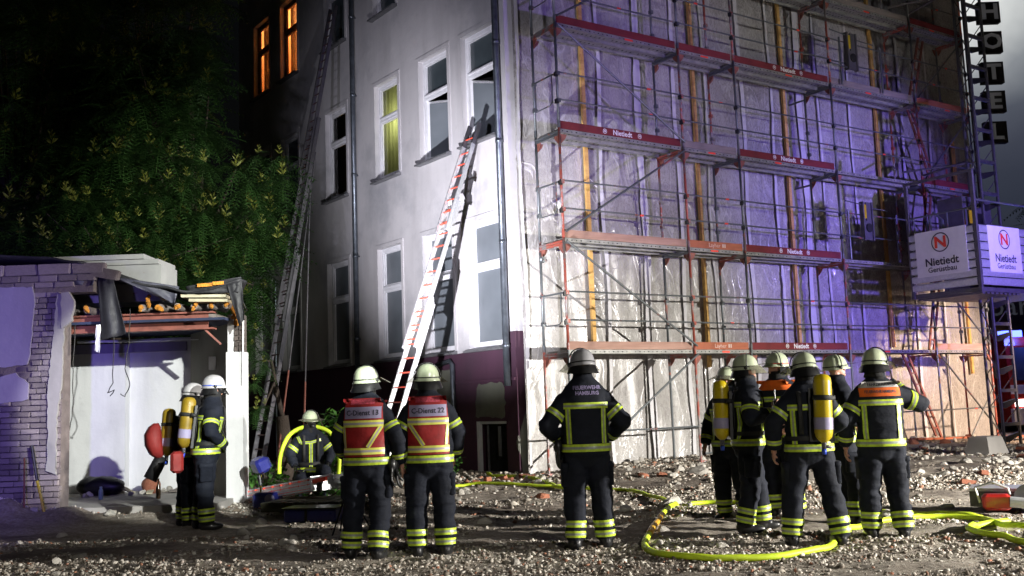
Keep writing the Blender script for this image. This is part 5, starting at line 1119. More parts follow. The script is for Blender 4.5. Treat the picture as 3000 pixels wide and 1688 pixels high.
def person(label, loc, rz, H=1.93, arms=None, legs=None, lean=(0, 0), dz=0., head=(0, 0), seed=0, hands=True, wide=1., skin_hands=True, hem=True, gz_=None, group=None):
    p = Person(); g = gh(*loc)-.015 if gz_ is None else gz_; root = thing('person', label, 'person', (loc[0], loc[1], g), rz); sc = H/1.93; root.scale = (sc*wide, sc*wide, sc); p.root = root; p.dz = dz; p.lean = lean
    def T(q):  # torso space with lean and drop
        x, y, z = q; k = max(0, z-.95); return Vector((x+lean[0]*k, y+lean[1]*k, z+dz-.5*(lean[1]**2)*k*k))
    p.T = T; m_ = MB()
    rings = []
    for z, rx, ry in TORSO:
        rings.append([T((math.copysign(abs(math.cos(a))**.85, math.cos(a))*rx, math.copysign(abs(math.sin(a))**.9, math.sin(a))*ry+.0, z)) for a in [2*PI*k/32 for k in range(32)]])
    m_.loft(rings)
    m_.ell((0, 0, .90+dz), (.185, .150, .15), 20, 12)
    L = legs or [((-.105, 0, .88), (-.125, .02, .50), (-.13, -.01, .13)), ((.105, 0, .88), (.125, .02, .50), (.13, -.01, .13))]
    for h, k, a in L: limb(m_, [h, tuple((Vector(h)+Vector(k))/2), k, tuple((Vector(k)+Vector(a))/2), a], [.125, .118, .101, .098, .094]); m_.tube([a, (a[0], a[1], a[2]-.035)], [.096, .088], 14)
    for h, k, a in L:
        fx = .02 if a[0] > 0 else -.02; m_.ell((a[0]+fx, a[1]+.06, .055+(a[2]-.13)), (.055, .145, .052), 14, 10); m_.ell((a[0], a[1]-.02, .07+(a[2]-.13)), (.060, .085, .075), 12, 8)
    p.legs = L; AR_ = arms or [(None, (-.31, -.03, 1.20), (-.31, .08, .96)), (None, (.31, -.03, 1.20), (.31, .08, .96))]
    p.arms = []
    for s, (a, b, c) in zip((-1, 1), AR_):
        a = T((s*.165, 0, 1.435)) if a is None else T(a); b = T(b); c = T(c); p.arms.append((a, b, c)); limb(m_, [a, a.lerp(b, .5), b, b.lerp(c, .5), c], [.098, .088, .079, .074, .060])
    V, F = remesh(m_, .0135, 3)
    o = Vector((seed*7.3, seed*3.1, 0)); bs = [(pt, .22) for h, k, a in L for pt in (Vector(k),)]+[(b, .16) for a, b, c in p.arms]
    me = bpy.data.meshes.new('b'); me.from_pydata([tuple(v) for v in V], [], F); me.update(); N = [v.normal.copy() for v in me.vertices]; bpy.data.meshes.remove(me)
    V2 = []
    for v, n in zip(V, N):
        q = Vector((v.x*4.2, v.y*4.2, v.z*9.5))+o; f = noise.noise(q); rdg = 1-abs(f)*2.2
        amp = .013
        for b_, rr_ in bs:
            if (v-b_).length < rr_: amp = .023; break
        if .2 < v.z-dz < .9: amp = max(amp, .019)
        if v.z < .13 and not dz: amp = .002
        if 1.1+dz < v.z < 1.5+dz and abs(v.x) < .2: amp *= .65
        V2.append(v+n*(amp*rdg*.6+.012*noise.noise(v*3.1+o)))
    bv = BVHTree.FromPolygons(V2, F); p.bv = bv
    MI = [2 if (V2[f[0]].z < .105 and not dz) else 0 for f in F]
    # head and hands join the same mesh
    hc = T((0, 0, 1.775)) ; hr = Matrix.Rotation(R(head[0]), 3, 'Z') @ Matrix.Rotation(R(-head[1]), 3, 'X'); p.hc = hc; p.hr = hr
    m_ = MB(Matrix.Translation(hc+Vector((0, .012, 0))) @ hr.to_4x4())
    m_.ell((0, -.01, .01), (.076, .096, .112), 20, 14); m_.ell((0, .028, -.062), (.056, .068, .062), 16, 10); m_.tube([(0, -.02, -.04), (0, -.03, -.16)], [.058, .062], 12)
    m_.ell((0, .098, -.022), (.013, .020, .022), 8, 6); m_.ell((0, .088, -.004), (.010, .014, .034), 8, 6); m_.ell((0, .086, -.062), (.024, .010, .007), 10, 6); m_.ell((0, .084, -.073), (.020, .011, .008), 10, 6); m_.ell((0, .080, -.102), (.024, .018, .016), 10, 6)
    for s in (-1, 1): m_.ell((s*.030, .082, .030), (.024, .011, .009), 8, 6); m_.ell((s*.040, .070, -.030), (.022, .018, .022), 8, 6); m_.ell((s*.079, -.008, -.012), (.010, .020, .032), 8, 8)
    parts = [(V2, F, MI)]; hv, hf = remesh(m_, .0055, 1); parts.append((hv, hf, [1]*len(hf)))
    if hands:
        for s, (a, b, c) in zip((-1, 1), p.arms):
            d = (c-b).normalized(); d = (d+Vector((0, .15, -.15))).normalized() if not isinstance(hands, dict) or s not in hands else Vector(hands[s][0]).normalized()
            pal = Vector((-s, 0, 0)) if not isinstance(hands, dict) or s not in hands else Vector(hands[s][1]); hv, hf = hand(c+d*.03, d, pal, s, .55); parts.append((hv, hf, [1 if skin_hands else 2]*len(hf)))
    AV = []; AF = []; AM = []
    for v_, f_, mi_ in parts: b_ = len(AV); AV += [tuple(q) for q in v_]; AF += [tuple(i+b_ for i in f) for f in f_]; AM += mi_
    me = bpy.data.meshes.new('body'); me.from_pydata(AV, [], AF)
    for k in ('cloth', 'skin', 'boot'): me.materials.append(M[k])
    me.polygons.foreach_set('material_index', AM); fix(me, True); inst('body', me, root)
    # eyes
    for s in (-1, 1): m_ = MB(Matrix.Translation(hc+Vector((0, .012, 0))) @ hr.to_4x4()); m_.ell((s*.030, .083, .012), (.012, .009, .007), 8, 6); m_.build('eye', 'blackplastic', root, True)
    return p
def put_rows(name, mats, p, rows, closed, smooth_=True):
    """rows of projected points -> strip with one material per row gap"""
    m_ = MB(); n = len(rows[0]); v = [q for r in rows for q in r]; b = 0; m_.v = [tuple(q) for q in v]
    for j in range(len(rows)-1):
        for i in range(n if closed else n-1): a = j*n+i; a2 = j*n+(i+1) % n; m_.f.append((a, a2, a2+n, a+n)); m_.mi.append(j % 2 if len(mats) > 1 else 0)
    return m_.build(name, mats, p.root, smooth_)
BM = ['lime', 'silver']
def ringband(p, c, ax, w, cap, off=.007, mats=None, name='reflective_band', n=40, arc=None):
    c = Vector(c); ax = Vector(ax).normalized(); a = ax.orthogonal().normalized()
    if abs(ax.z) > .7: a = (Vector((1, 0, 0))-ax*ax.x).normalized()
    b = ax.cross(a); rows = []
    for t_ in (-.5, -.17, .17, .5):
        r_ = []
        for k in range(n+ (1 if arc else 0)):
            th = 2*PI*k/n if not arc else arc[0]+(arc[1]-arc[0])*k/n; d = a*math.cos(th)+b*math.sin(th); o = c+ax*w*t_
            h = p.bv.ray_cast(o, d, cap); dist = h[3] if h[0] is not None else cap*.9; r_.append(dist)
        m = len(r_); r_ = [sorted((r_[(k-1) % m], r_[k], r_[(k+1) % m]))[1] for k in range(m)]
        rows.append([c+ax*w*t_+(a*math.cos(th_)+b*math.sin(th_))*(r_[k]+off) for k in range(m) for th_ in [2*PI*k/n if not arc else arc[0]+(arc[1]-arc[0])*k/n]])
    return put_rows(name, mats or BM, p, rows, not arc)
def face_pt(p, x, z, side, off):
    """point on the torso surface seen from the back (side=-1) or the front (side=1)"""
    o = p.T((x, 0, z)); h = p.bv.ray_cast(Vector((o.x, o.y+side*.0, o.z)), Vector((0, side, 0)), .30)
    y = h[0].y if h[0] is not None else o.y+side*.16
    return Vector((o.x, y+side*off, o.z))
def strip(p, a, b, w, side=-1, off=.009, mats=None, name='reflective_band', n=14):
    a = Vector((a[0], 0, a[1])); b = Vector((b[0], 0, b[1])); d = (b-a).normalized(); q = Vector((d.z, 0, -d.x))*w; rows = []
    for t_ in (-.5, -.17, .17, .5): rows.append([face_pt(p, *((a.lerp(b, k/n)+q*t_).xz), side, off) for k in range(n+1)])
    return put_rows(name, mats or BM, p, rows, False)
def panel(p, x0, x1, z0, z1, mat, side=-1, off=.012, name='panel', nx_=16, nz_=14, xf=None):
    rows = []
    for j in range(nz_+1):
        z = z0+(z1-z0)*j/nz_; k = xf(z) if xf else 1; rows.append([face_pt(p, (x0+(x1-x0)*i/nx_)*k, z, side, off) for i in range(nx_+1)])
    return put_rows(name, [mat], p, rows, False)
def ptext(p, s, size, mat, x, z, side=-1, off=.014, bold=.0, sx=1., tilt=0.):
    v, f = text_mesh(s, size, bold); m_ = MB(); ct, st = math.cos(tilt), math.sin(tilt)
    m_.v = [tuple(face_pt(p, x+(q[0]*sx*ct-q[1]*st)*(1 if side < 0 else -1), z+q[0]*sx*st+q[1]*ct, side, off)) for q in v]; m_.f = list(f); m_.mi = [0]*len(f); return m_.build('lettering', mat, p.root)
def bands(p, chest=True, hem=True, verts=True, arms=True, legs=True, mats=None, ups=(.42, .62), low=.70, legz=((.14, 1), (.25, 1)), vx=.165):
    T = p.T; up = (T((0, 0, 1.36))-T((0, 0, 1.2))).normalized()
    if chest: ringband(p, T((0, 0, 1.365)), up, .058, .262, mats=mats)
    if hem: ringband(p, T((0, 0, .965)), (0, 0, 1), .072, .29, mats=mats, off=.010)
    if verts:
        for sd in ((-1, 1) if verts == 2 else (-1,)):
            for s in (-1, 1): strip(p, (s*vx, 1.005), (s*(vx+.005), 1.335), .045, sd, mats=mats)
    if arms:
        for a, b, c in p.arms:
            ringband(p, a.lerp(b, .60), b-a, .058, .105, mats=mats, n=28); ringband(p, b.lerp(c, low), c-b, .05, .09, mats=mats, n=24)
    if legs:
        for h, k, a in p.legs:
            k = Vector(k); a = Vector(a); d = (k-a).normalized()
            for z in (.02, .115): ringband(p, a+d*z, d, .062, .125, mats=mats, n=30)
_P = []
def helmet(p, mat='helm', visor=None, nape=True, stripe=None, arc=True, nape_drop=.085, low=0.):
    if not p.dz: pockets(p)
    Rt = Matrix.Translation(p.hc+Vector((0, .0, .0))) @ p.hr.to_4x4(); P = []
    def ring_(z, a, b, yo=0., front=0.): return [Vector((a*math.cos(t_), b*math.sin(t_)+yo+(front*max(0, math.sin(t_))**2), z)) for t_ in [2*PI*k/36 for k in range(36)]]
    hp = bpy.data.objects.new('helmet', None); link(hp, p.root); hp.matrix_local = Rt
    m_ = MB(); m_.loft([ring_(-.030, .112, .135, 0, .0), ring_(-.036, .128, .150, -.002, .022), ring_(-.030, .133, .155, -.002, .028), ring_(-.016, .122, .143, -.002, .010), ring_(.015, .119, .139, -.003), ring_(.055, .112, .131, -.004), ring_(.090, .096, .114, -.005), ring_(.118, .070, .086, -.006), ring_(.134, .040, .052, -.006), ring_(.139, .008, .01, -.006)])
    m_.build('helmet_shell', mat, hp, True)
    m_ = MB(); rg = [ring_(-.004, .1225, .1425, -.003), ring_(.008, .1215, .1415, -.003)]; m_.add(rg[0]+rg[1], [(k, (k+1) % 36, 36+(k+1) % 36, 36+k) for k in range(36)]); m_.build('helmet_band', stripe or 'strap', hp, True)
    if nape:
        m_ = MB(); n = 26; rows = []
        for z, k_ in ((-.02, .95), (-.035, 1.02), (-.06, 1.10), (-.035-nape_drop*.8, 1.22)):
            rows.append([Vector((.128*k_*math.cos(t_), .145*k_*math.sin(t_), z-.02*max(0, -math.sin(t_)))) for t_ in [PI*.93+PI*1.14*i/n for i in range(n+1)]])
        v = [q for r in rows for q in r]; N1 = n+1; m_.add(v, [(j*N1+i, j*N1+i+1, (j+1)*N1+i+1, (j+1)*N1+i) for j in range(3) for i in range(n)]); m_.build('nape_guard', 'boot', hp, True)
    if visor is not None:
        t0 = R(visor); m_ = MB(); n = 18; rows = []
        for L in (0, .04, .08, .115):
            row = []
            for i in range(n+1):
                f = PI/2+(-1+2*i/n)*1.2; r = .168+L*math.sin(t0)*1.0; row.append(Vector((.9*r*math.cos(f), r*math.sin(f)-.01, .012-L*math.cos(t0))))
            rows.append(row)
        v = [q for r in rows for q in r]; N1 = n+1; m_.add(v, [(j*N1+i, j*N1+i+1, (j+1)*N1+i+1, (j+1)*N1+i) for j in range(3) for i in range(n)]); m_.build('visor', 'visor', hp, True)
        m_ = MB(); m_.tube([Vector((.137*math.cos(f), .02+.0*math.sin(f), .0+.150*math.sin(f))) for f in [PI*i/16 for i in range(17)]], .006, 6); m_.build('visor_hoop', 'blackplastic', hp, True)
    if arc:
        for s in (-1, 1): m_ = MB(); m_.ell((s*.128, .01, -.012), (.012, .022, .022), 10, 6); m_.build('side_clip', 'blackplastic', hp, True)
    return hp
def hood(p, full=True):
    Rt = Matrix.Translation(p.hc) @ p.hr.to_4x4(); m_ = MB(Rt); m_.ell((0, -.046, .0), (.088, .092, .115), 18, 12); m_.ell((0, -.030, -.080), (.068, .070, .052), 14, 8); m_.tube([(0, -.03, -.05), (0, -.035, -.16)], [.080, .098], 14); m_.build('hood', 'hood', p.root, True)
def collar(p, mat='cloth', h=.085):
    T = p.T; m_ = MB(); rg = []
    for z, r in ((1.575, .115), (1.62, .099), (1.62+h, .090), (1.625+h, .084), (1.62, .085)): rg.append([T((r*math.cos(2*PI*k/24), r*1.02*math.sin(2*PI*k/24)+.008, z+.02*math.cos(2*PI*k/24-PI/2)*-1)) for k in range(24)])
    m_.loft(rg, False); m_.build('collar', mat, p.root, True)
def mask(p):
    Rt = Matrix.Translation(p.hc) @ p.hr.to_4x4(); m_ = MB(Rt); m_.ell((0, .070, -.035), (.068, .050, .082), 18, 12); m_.tube([(0, .105, -.085), (0, .150, -.095)], [.032, .030], 12); m_.tube([(0, .15, -.095), (.0, .165, -.085)], [.036, .034], 12); mo = m_.build('breathing_mask', 'rubber', p.root, True)
    m_ = MB(Rt); m_.ell((0, .082, -.018), (.058, .044, .048), 18, 12); m_.build('mask_lens', 'glass', p.root, True)
def scba(p, x=.0, z0=1.02, L=.60, y=-.275, tilt=0., band2=False, two=True, hose_=True, mat='yellowpaint'):
    T = p.T; b = bpy.data.objects.new('breathing_apparatus', None); link(b, p.root); b.matrix_local = Matrix.Translation(T((x, y, z0))) @ Matrix.Rotation(tilt, 4, 'Y') @ Matrix.Rotation(-math.atan(p.lean[1])*.9, 4, 'X')
    r = .088; m_ = MB(); pr = [(.02, -.03), (.05, -.005), (.078, .03), (r, .075), (r, L-.08), (.080, L-.035), (.058, L-.01), (.025, L), (.0, L+.002)]; m_.lathe((0, 0, 0), pr, 26); m_.build('air_cylinder', mat, b, True)
    m_ = MB(); m_.lathe((0, 0, 0), [(r+.003, L*.16), (r+.003, L*.34)], 26); m_.f = m_.f[:-2]; m_.mi = m_.mi[:-2]; m_.build('cylinder_label', 'label', b, True)
    m_ = MB(); m_.lathe((0, 0, 0), [(r+.001, L*.60), (r+.009, L*.605), (r+.009, L*.675), (r+.001, L*.68)], 26); m_.box(-.03, .13, .03, .10, L*.6, L*.67); m_.build('cylinder_strap', 'strap', b, True)
    m_ = MB(); m_.tube([(0, 0, .03), (0, 0, -.09)], [.03, .022], 10); m_.tube([(0, 0, -.06), (.07, 0, -.07)], .016, 8); m_.build('valve', 'aludark', b, True); m_ = MB(); m_.tube([(0, 0, -.09), (0, 0, -.14)], [.026, .020], 10); m_.build('valve_knob', 'bluevalve', b, True)
    m_ = MB(); m_.box(-.12, .12, .07, .10, -.02, .50); rb_ = m_.build('back_plate', 'blackplastic', b)
    for s in (-1, 1):
        m_ = MB(); P_ = [face_pt(p, s*.10, z, -1, .016) for z in (1.1, 1.25, 1.4, 1.5)]+[T((s*.10, 0, 1.60))]+[face_pt(p, s*.11, z, 1, .016) for z in (1.5, 1.4, 1.25, 1.1)]; m_.tube(P_, .024, 8, flat=.35); m_.build('shoulder_strap', 'strap', p.root, True)
    ringband(p, T((0, 0, 1.06)), (0, 0, 1), .045, .27, off=.014, mats=['strap'], name='waist_belt')
    return b
def vest(p, num, tilt, lx=0):
    xf = lambda z: 1. if z < 1.3 else 1-.10*((z-1.3)/.3)
    o = panel(p, -.205, .205, 1.01, 1.585, 'vestred', -1, .018, 'vest_back', 20, 22, xf); panel(p, -.2, .2, 1.03, 1.56, 'vestred', 1, .018, 'vest_front', 20, 20, xf)
    VM = ['limewarm', 'silverpale']
    strip(p, (-.205, 1.335), (.205, 1.335), .065, -1, .024, VM, n=20); strip(p, (-.207, 1.065), (.207, 1.065), .065, -1, .024, VM, n=20)
    for q in (((-.185, 1.31), (-.05, 1.10)) if lx > 0 else ((.185, 1.31), (.055, 1.10)),): strip(p, q[0], q[1], .042, -1, .023, VM)
    q = ((.195, 1.31), (.175, 1.10)) if lx > 0 else ((-.195, 1.31), (-.185, 1.1)); strip(p, q[0], q[1], .03, -1, .023, VM)
    panel(p, -.185, .185, 1.385, 1.50, 'label', -1, .024, 'name_panel', 16, 6); ptext(p, 'C-Dienst '+num, .072, 'ink', 0, 1.44, -1, .028, .0015, .92)
    panel(p, -.12, .12, 1.525, 1.575, 'vestprint', -1, .024, 'faded_print', 10, 4)
M['redbag'] = simple('bright_red_bag', (.20, .012, .010), .7)
M['vestprint'] = simple('pink_worn_print', (.42, .05, .08), .7, var=.6, scale=50)
M['bluevalve'] = simple('blue_valve', (.03, .08, .55), .4)
M['amberlime'] = simple('amber_reflective', (.50, .45, .05), .5)
def gloves(p, at):
    for k in range(2):
        hv, hf = hand(Vector(at)+Vector((.03*k, .05*k, -.02*k)), (.1*k-.05, .12*k-.05, -1), (1, .2, 0), 1 if k else -1, .35, 1.35); m_ = MB(); m_.add(hv, hf); m_.ell(Vector(at)+Vector((.03*k, .05*k, .0)), (.045, .05, .07), 12, 8); m_.build('hanging_glove', 'boot', p.root, True)
def pockets(p):
    for h, k, a in p.legs:
        s = -1 if h[0] < 0 else 1; c = Vector(h).lerp(Vector(k), .45)+Vector((s*.085, 0, 0)); m_ = MB(); rg = []
        for z, w in ((-.11, .85), (-.10, 1), (.06, 1), (.065, 1.12), (.11, 1.1), (.115, .9)): rg.append([c+Vector((s*.052*w*(abs(math.cos(t_))**.5)*(1 if math.cos(t_)*s*s > 0 else .2)*math.copysign(1, math.cos(t_))*1, .085*w*math.copysign(abs(math.sin(t_))**.5, math.sin(t_)), z)) for t_ in [2*PI*i/20 for i in range(20)]])
        m_.loft(rg); m_.build('thigh_pocket', 'cloth', p.root, True)
STR = [((-.105, 0, .88), (-.135, .02, .50), (-.14, -.01, .13)), ((.105, 0, .88), (.135, .02, .50), (.14, -.01, .13))]
# officer with back print, alone in the middle
c_ = person('firefighter in dark jacket printed FEUERWEHR HAMBURG, standing alone in the middle seen from behind', (.69, 10.23), R(2), 2.03, arms=[(None, (-.365, -.06, 1.19), (-.245, .16, 1.05)), (None, (.37, -.05, 1.20), (.25, .17, 1.05))], head=(14, 6), seed=1,
            legs=[((-.105, 0, .88), (-.125, .02, .50), (-.135, -.02, .13)), ((.105, 0, .88), (.135, .03, .50), (.155, .02, .13))])
bands(c_); collar(c_); helmet(c_, 'helmgrey', visor=50)
ptext(c_, 'FEUERWEHR', .050, 'textdim', .02, 1.535, -1, .010, .0015, .95); ptext(c_, 'HAMBURG', .050, 'textdim', .02, 1.482, -1, .010, .0015, .95)
gloves(c_, (-.27, .0, .98))

# two officers in red vests
a_ = person('officer in red vest reading C-Dienst 13, left of the pair seen from behind', (-1.52, 10.14), R(-6), 1.94, head=(-22, -4), seed=2, lean=(0, .03), arms=[(None, (-.30, .02, 1.20), (-.27, .14, 1.0)), (None, (.31, -.03, 1.20), (.335, .05, .93))],
            legs=[((-.105, 0, .88), (-.155, .02, .50), (-.175, -.0, .13)), ((.105, 0, .88), (.125, .02, .50), (.115, -.08, .13))])
bands(a_, chest=False, verts=False); collar(a_, 'hood'); helmet(a_, 'helm', visor=60); vest(a_, '13', 0, -1)
gloves(a_, (.26, -.03, .92))
b_ = person('officer in red vest reading C-Dienst 22, right of the pair seen from behind', (-.90, 10.22), R(4), 1.95, head=(6, -3), seed=3, lean=(0, .02), arms=[(None, (-.31, -.02, 1.20), (-.29, .12, .97)), (None, (.285, .02, 1.20), (.25, .14, .98))], legs=STR)
bands(b_, chest=False, verts=False); collar(b_, 'hood'); helmet(b_, 'helm', visor=55); vest(b_, '22', 0, 1)
tl_ = thing('added_tripod_light', 'added small black floodlight on a tripod, unseen behind the officer on the left', 'floodlight', (-2.05, 12.1, gh(-2.05, 12.1)))  # added body for the wall light
m_ = MB(); m_.tube([(0, 0, .35), (0, 0, 1.22)], .016, 8); m_.build('pole', 'blackplastic', tl_)
for i in range(3): a_1 = i*2.09; m_ = MB(); m_.tube([(0, 0, .55), (.3*math.cos(a_1), .3*math.sin(a_1), 0)], .011, 6); m_.build('leg', 'blackplastic', tl_)
m_ = MB(Matrix.Translation((0, .0, 1.30)) @ Matrix.Rotation(R(25), 4, 'X')); m_.box(-.09, .09, -.04, .06, -.07, .07); h_ = m_.build('lamp_housing', 'blackplastic', tl_)
# incident commander with white and orange back panels
e_ = person('firefighter with white and orange back panels raising the right hand to the mouth, far right', (3.69, 10.25), R(-6), 1.94, head=(-38, 4), seed=4, arms=[(None, (-.33, -.04, 1.20), (-.33, .08, .95)), (None, (.44, .06, 1.335), (.19, .24, 1.555))], hands={1: ((-.7, -.1, .7), (-.6, -.3, -.6)), -1: ((0, .1, -1), (1, 0, 0))}, legs=[((-.105, 0, .88), (-.135, .02, .50), (-.15, .0, .13)), ((.105, 0, .88), (.135, .03, .50), (.145, -.04, .13))])
bands(e_, mats=None); collar(e_, 'hood'); hood(e_); helmet(e_, 'helm', visor=50)
panel(e_, -.195, .195, 1.515, 1.575, 'whitefab', -1, .012, 'white_back_panel', 18, 5, lambda z: 1-.9*(z-1.515)); panel(e_, -.20, .20, 1.425, 1.513, 'orange', -1, .012, 'orange_back_panel', 18, 6)
ptext(e_, 'FAHRZEUGFÜHRER', .040, 'ink', .02, 1.543, -1, .016, .001, .80); ptext(e_, 'FEUERWEHR HAMBURG', .040, 'ink', .0, 1.472, -1, .016, .001, .72)


# group of five
r4 = person('firefighter seen from behind, legs apart, yellow air cylinder reaching up to the helmet', (2.87, 9.93), R(-4), 1.90, head=(8, 10), seed=5, arms=[(None, (-.345, -.02, 1.22), (-.34, .06, .96)), (None, (.33, .03, 1.22), (.22, .25, 1.10))], legs=[((-.11, 0, .88), (-.19, .02, .50), (-.225, .0, .13)), ((.11, 0, .88), (.19, .02, .50), (.235, -.04, .13))])
bands(r4); collar(r4); hood(r4); helmet(r4, 'helm', visor=60, nape_drop=.10); scba(r4, .085, 1.045, .64, -.27, .04)
r2 = person('firefighter in profile facing right holding a radio to the chest, yellow cylinder on the back', (2.50, 10.95), R(-92), 1.93, head=(-14, 0), seed=6, lean=(0, .03), arms=[(None, (-.27, .03, 1.22), (-.12, .28, 1.22)), (None, (.285, -.02, 1.22), (.14, .27, 1.27))], hands={1: ((-.3, .5, .8), (-1, .2, 0)), -1: ((.3, .6, .6), (1, 0, 0))}, legs=[((-.10, 0, .88), (-.12, .10, .50), (-.13, .13, .13)), ((.10, 0, .88), (.12, -.02, .50), (.13, -.10, .13))])
bands(r2, mats=None, verts=2); collar(r2, 'hood', .06); hood(r2); helmet(r2, 'helm', visor=40); scba(r2, .0, 1.02, .62, -.275, 0)
m_ = MB(); m_.box(.03, .09, .29, .33, 1.28, 1.42); m_.tube([(.06, .31, 1.42), (.06, .31, 1.52)], .008, 6); m_.build('radio', 'blackplastic', r2.root)
r3 = person('firefighter with orange shoulder yoke standing behind the group, head turned left', (3.22, 12.3), R(140), 2.02, head=(-35, 0), seed=7, arms=[(None, (-.31, .04, 1.2), (-.24, .22, 1.08)), (None, (.31, .02, 1.2), (.22, .24, 1.08))], legs=STR)
bands(r3, verts=2); collar(r3, 'hood'); helmet(r3, 'helm', visor=85, stripe='redmark'); panel(r3, -.2, .2, 1.47, 1.585, 'orange', 1, .012, 'orange_yoke', 16, 8, lambda z: 1-.8*(z-1.47)); panel(r3, -.2, .2, 1.47, 1.585, 'orange', -1, .012, 'orange_yoke', 16, 8, lambda z: 1-.8*(z-1.47))
r1 = person('firefighter mostly hidden behind the left cylinder, visor tipped towards the camera', (2.62, 12.4), R(140), 1.90, head=(-5, -8), seed=8, legs=STR)
bands(r1, verts=2); collar(r1); hood(r1); helmet(r1, 'helm', visor=60)
r5 = person('bare faced firefighter in profile facing right behind the one with the cylinder', (3.62, 11.35), R(-84), 1.92, head=(0, -4), seed=9, lean=(0, .02), arms=[(None, (-.3, .04, 1.2), (-.2, .25, 1.1)), (None, (.33, .02, 1.2), (.24, .24, 1.12))], legs=[((-.10, 0, .88), (-.12, .12, .50), (-.13, .18, .13)), ((.10, 0, .88), (.15, .10, .50), (.18, .08, .13))])
bands(r5, verts=2); collar(r5, 'cloth', .04); helmet(r5, 'helm', visor=95, nape=False)
# left pair with breathing masks
l1 = person('masked firefighter in profile facing right in front of the shed, nearer of the two', (-4.02, 12.97), R(-68), 2.0, head=(-2, 0), seed=10, lean=(0, .12), arms=[(None, (-.28, .05, 1.2), (-.13, .20, 1.06)), (None, (.31, .0, 1.2), (.17, .20, 1.02))], hands={1: ((-.8, .1, -.3), (0, -1, 0)), -1: ((.8, .1, -.3), (0, -1, 0))}, skin_hands=False, legs=[((-.10, 0, .88), (-.12, -.02, .50), (-.13, -.06, .13)), ((.10, 0, .88), (.12, -.02, .50), (.13, -.0, .13))])
bands(l1, verts=2); collar(l1, 'hood'); hood(l1); mask(l1); helmet(l1, 'helmwhite', stripe='bluevalve', nape=True); scba(l1, .04, 1.04, .60, -.27, mat='yellowdull')
m_ = MB(); rbox(m_, -.02, .16, -.42, -.27, .72, .98, .03); m_.build('red_pouch', 'redbag', l1.root)
l2 = person('masked firefighter with red bag, half hidden behind the nearer one at the shed', (-4.40, 13.45), R(-62), 1.93, head=(0, 6), seed=11, lean=(0, .08), skin_hands=False, legs=[((-.10, 0, .88), (-.12, -.02, .50), (-.13, -.04, .13)), ((.10, 0, .88), (.12, -.02, .50), (.13, -.0, .13))])
bands(l2, verts=2); collar(l2, 'hood'); hood(l2); mask(l2); helmet(l2, 'helmwhite'); scba(l2, .0, .98, .60, -.28, -.08, mat='yellowdull')
m_ = MB(); m_.loft([[Vector((-.03+a*sx, -.43+b*sy+o, z)) for sx, sy in ((-1, -.6), (-.6, -1), (.6, -1), (1, -.6), (1, .6), (.6, 1), (-.6, 1), (-1, .6))] for a, b, z, o in ((.05, .03, .92, .06), (.13, .08, .98, .03), (.16, .10, 1.1, -.01), (.15, .10, 1.24, -.02), (.11, .07, 1.34, 0), (.05, .03, 1.39, .02))]); bag = m_.build('red_rescue_bag', 'redbag', l2.root, True)
m_ = MB(); m_.tube([(-.03, -.33, .95), (-.05, -.48, .66)], [.085, .09], 14); m_.build('black_pouch', 'rubber', l2.root, True)

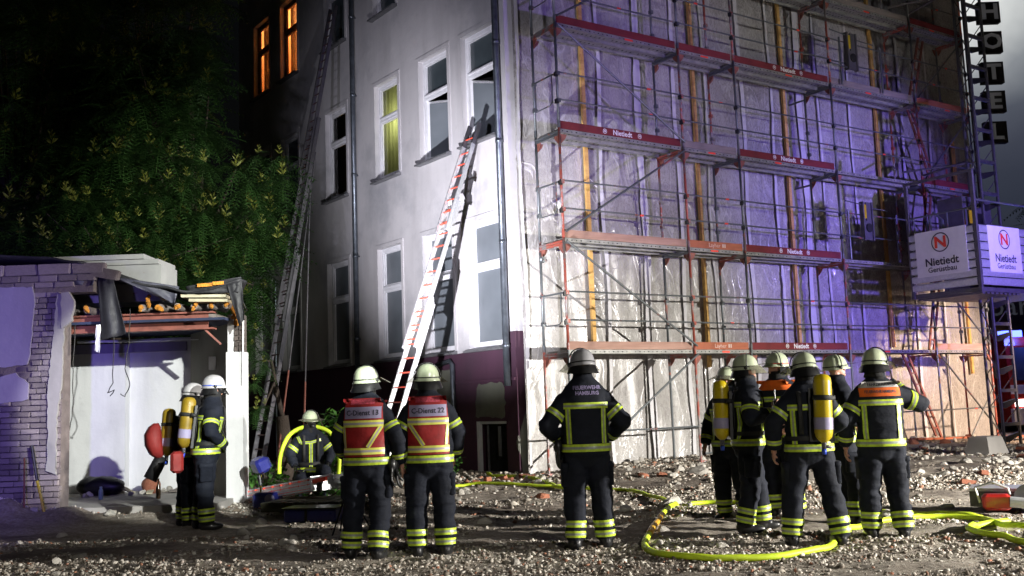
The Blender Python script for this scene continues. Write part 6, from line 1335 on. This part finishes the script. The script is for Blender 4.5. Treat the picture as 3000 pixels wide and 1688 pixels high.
# crouching firefighter with hose over the shoulders
k_ = person('crouching masked firefighter with a hose slung over the shoulders behind the folded ladder', (-3.25, 15.75), R(-164), 1.86, head=(14, 4), seed=12, dz=-.50, lean=(0, .10), skin_hands=False, gz_=.12,
            arms=[(None, (-.33, .05, 1.22), (-.26, .22, 1.05)), (None, (.33, .05, 1.22), (.26, .22, 1.05))], legs=[((-.12, 0, .42), (-.20, .36, .44), (-.16, .12, .13)), ((.12, 0, .42), (.20, .30, .30), (.16, -.10, .13))])
T = k_.T; ringband(k_, T((0, 0, .965)), (0, 0, 1), .075, .29); strip(k_, (0, 1.0), (0, 1.40), .06, 1, .011); strip(k_, (0, 1.40), (.16, 1.40), .045, 1, .012); strip(k_, (0, 1.40), (-.16, 1.44), .045, 1, .012); strip(k_, (.16, 1.4), (.20, 1.5), .045, 1, .012)
for a, b, c in k_.arms: ringband(k_, a.lerp(b, .6), b-a, .058, .105, n=28)
collar(k_, 'hood'); hood(k_); mask(k_); helmet(k_, 'helm', visor=80, nape=False); scba(k_, .0, 1.02, .55, -.27)
hz = MB(); q = smooth([(-.52, -.10, ), ], 1) if False else None
P_ = [(-.44, .12, .30), (-.47, .06, .60), (-.44, .03, .85), (-.33, .02, 1.05), (-.16, .03, 1.145), (.0, .04, 1.16), (.16, .03, 1.145), (.33, .02, 1.04), (.44, .04, .84), (.49, .08, .62), (.50, .12, .40)]
sp = []
for i in range(len(P_)-1):
    P0_, P1_, P2_, P3_ = [Vector(P_[min(max(j, 0), len(P_)-1)]) for j in (i-1, i, i+1, i+2)]
    for k in range(6): t_ = k/6; sp.append(.5*((2*P1_)+(P2_-P0_)*t_+(2*P0_-5*P1_+4*P2_-P3_)*t_*t_+(3*P1_-P0_-3*P2_+P3_)*t_**3))
hs_ = thing('shoulder_hose', 'yellow-green hose hanging in an arch over the crouching firefighter', 'hose', (-3.25, 15.75, .12), R(-164)); hs_.scale = (.95, .95, .95); mm_ = MB(); mm_.tube(sp, .034, 12); mm_.build('hose_body', 'hose', hs_, True)
# staff held by the radio man and small axe in the group
m_ = MB(); m_.tube([(2.98, 10.15, .98), (3.19, 10.35, .10)], .011, 8); ax = m_.build('halligan_bar', 'alu', None); tag(ax, 'thin bare metal bar slanting down between the firefighters of the right group', 'tool')
m_ = MB(); m_.tube([(3.30, 10.9, 1.20), (3.52, 10.75, 1.27)], .020, 8); tt = m_.build('torch_body', 'yellowpaint', None, True); tag(tt, 'yellow torch poking out beside the firefighter with the cylinder', 'torch'); m_ = MB(); m_.tube([(3.5, 10.76, 1.265), (3.57, 10.72, 1.285)], .03, 10); m_.build('torch_head', 'blackplastic', tt, True)
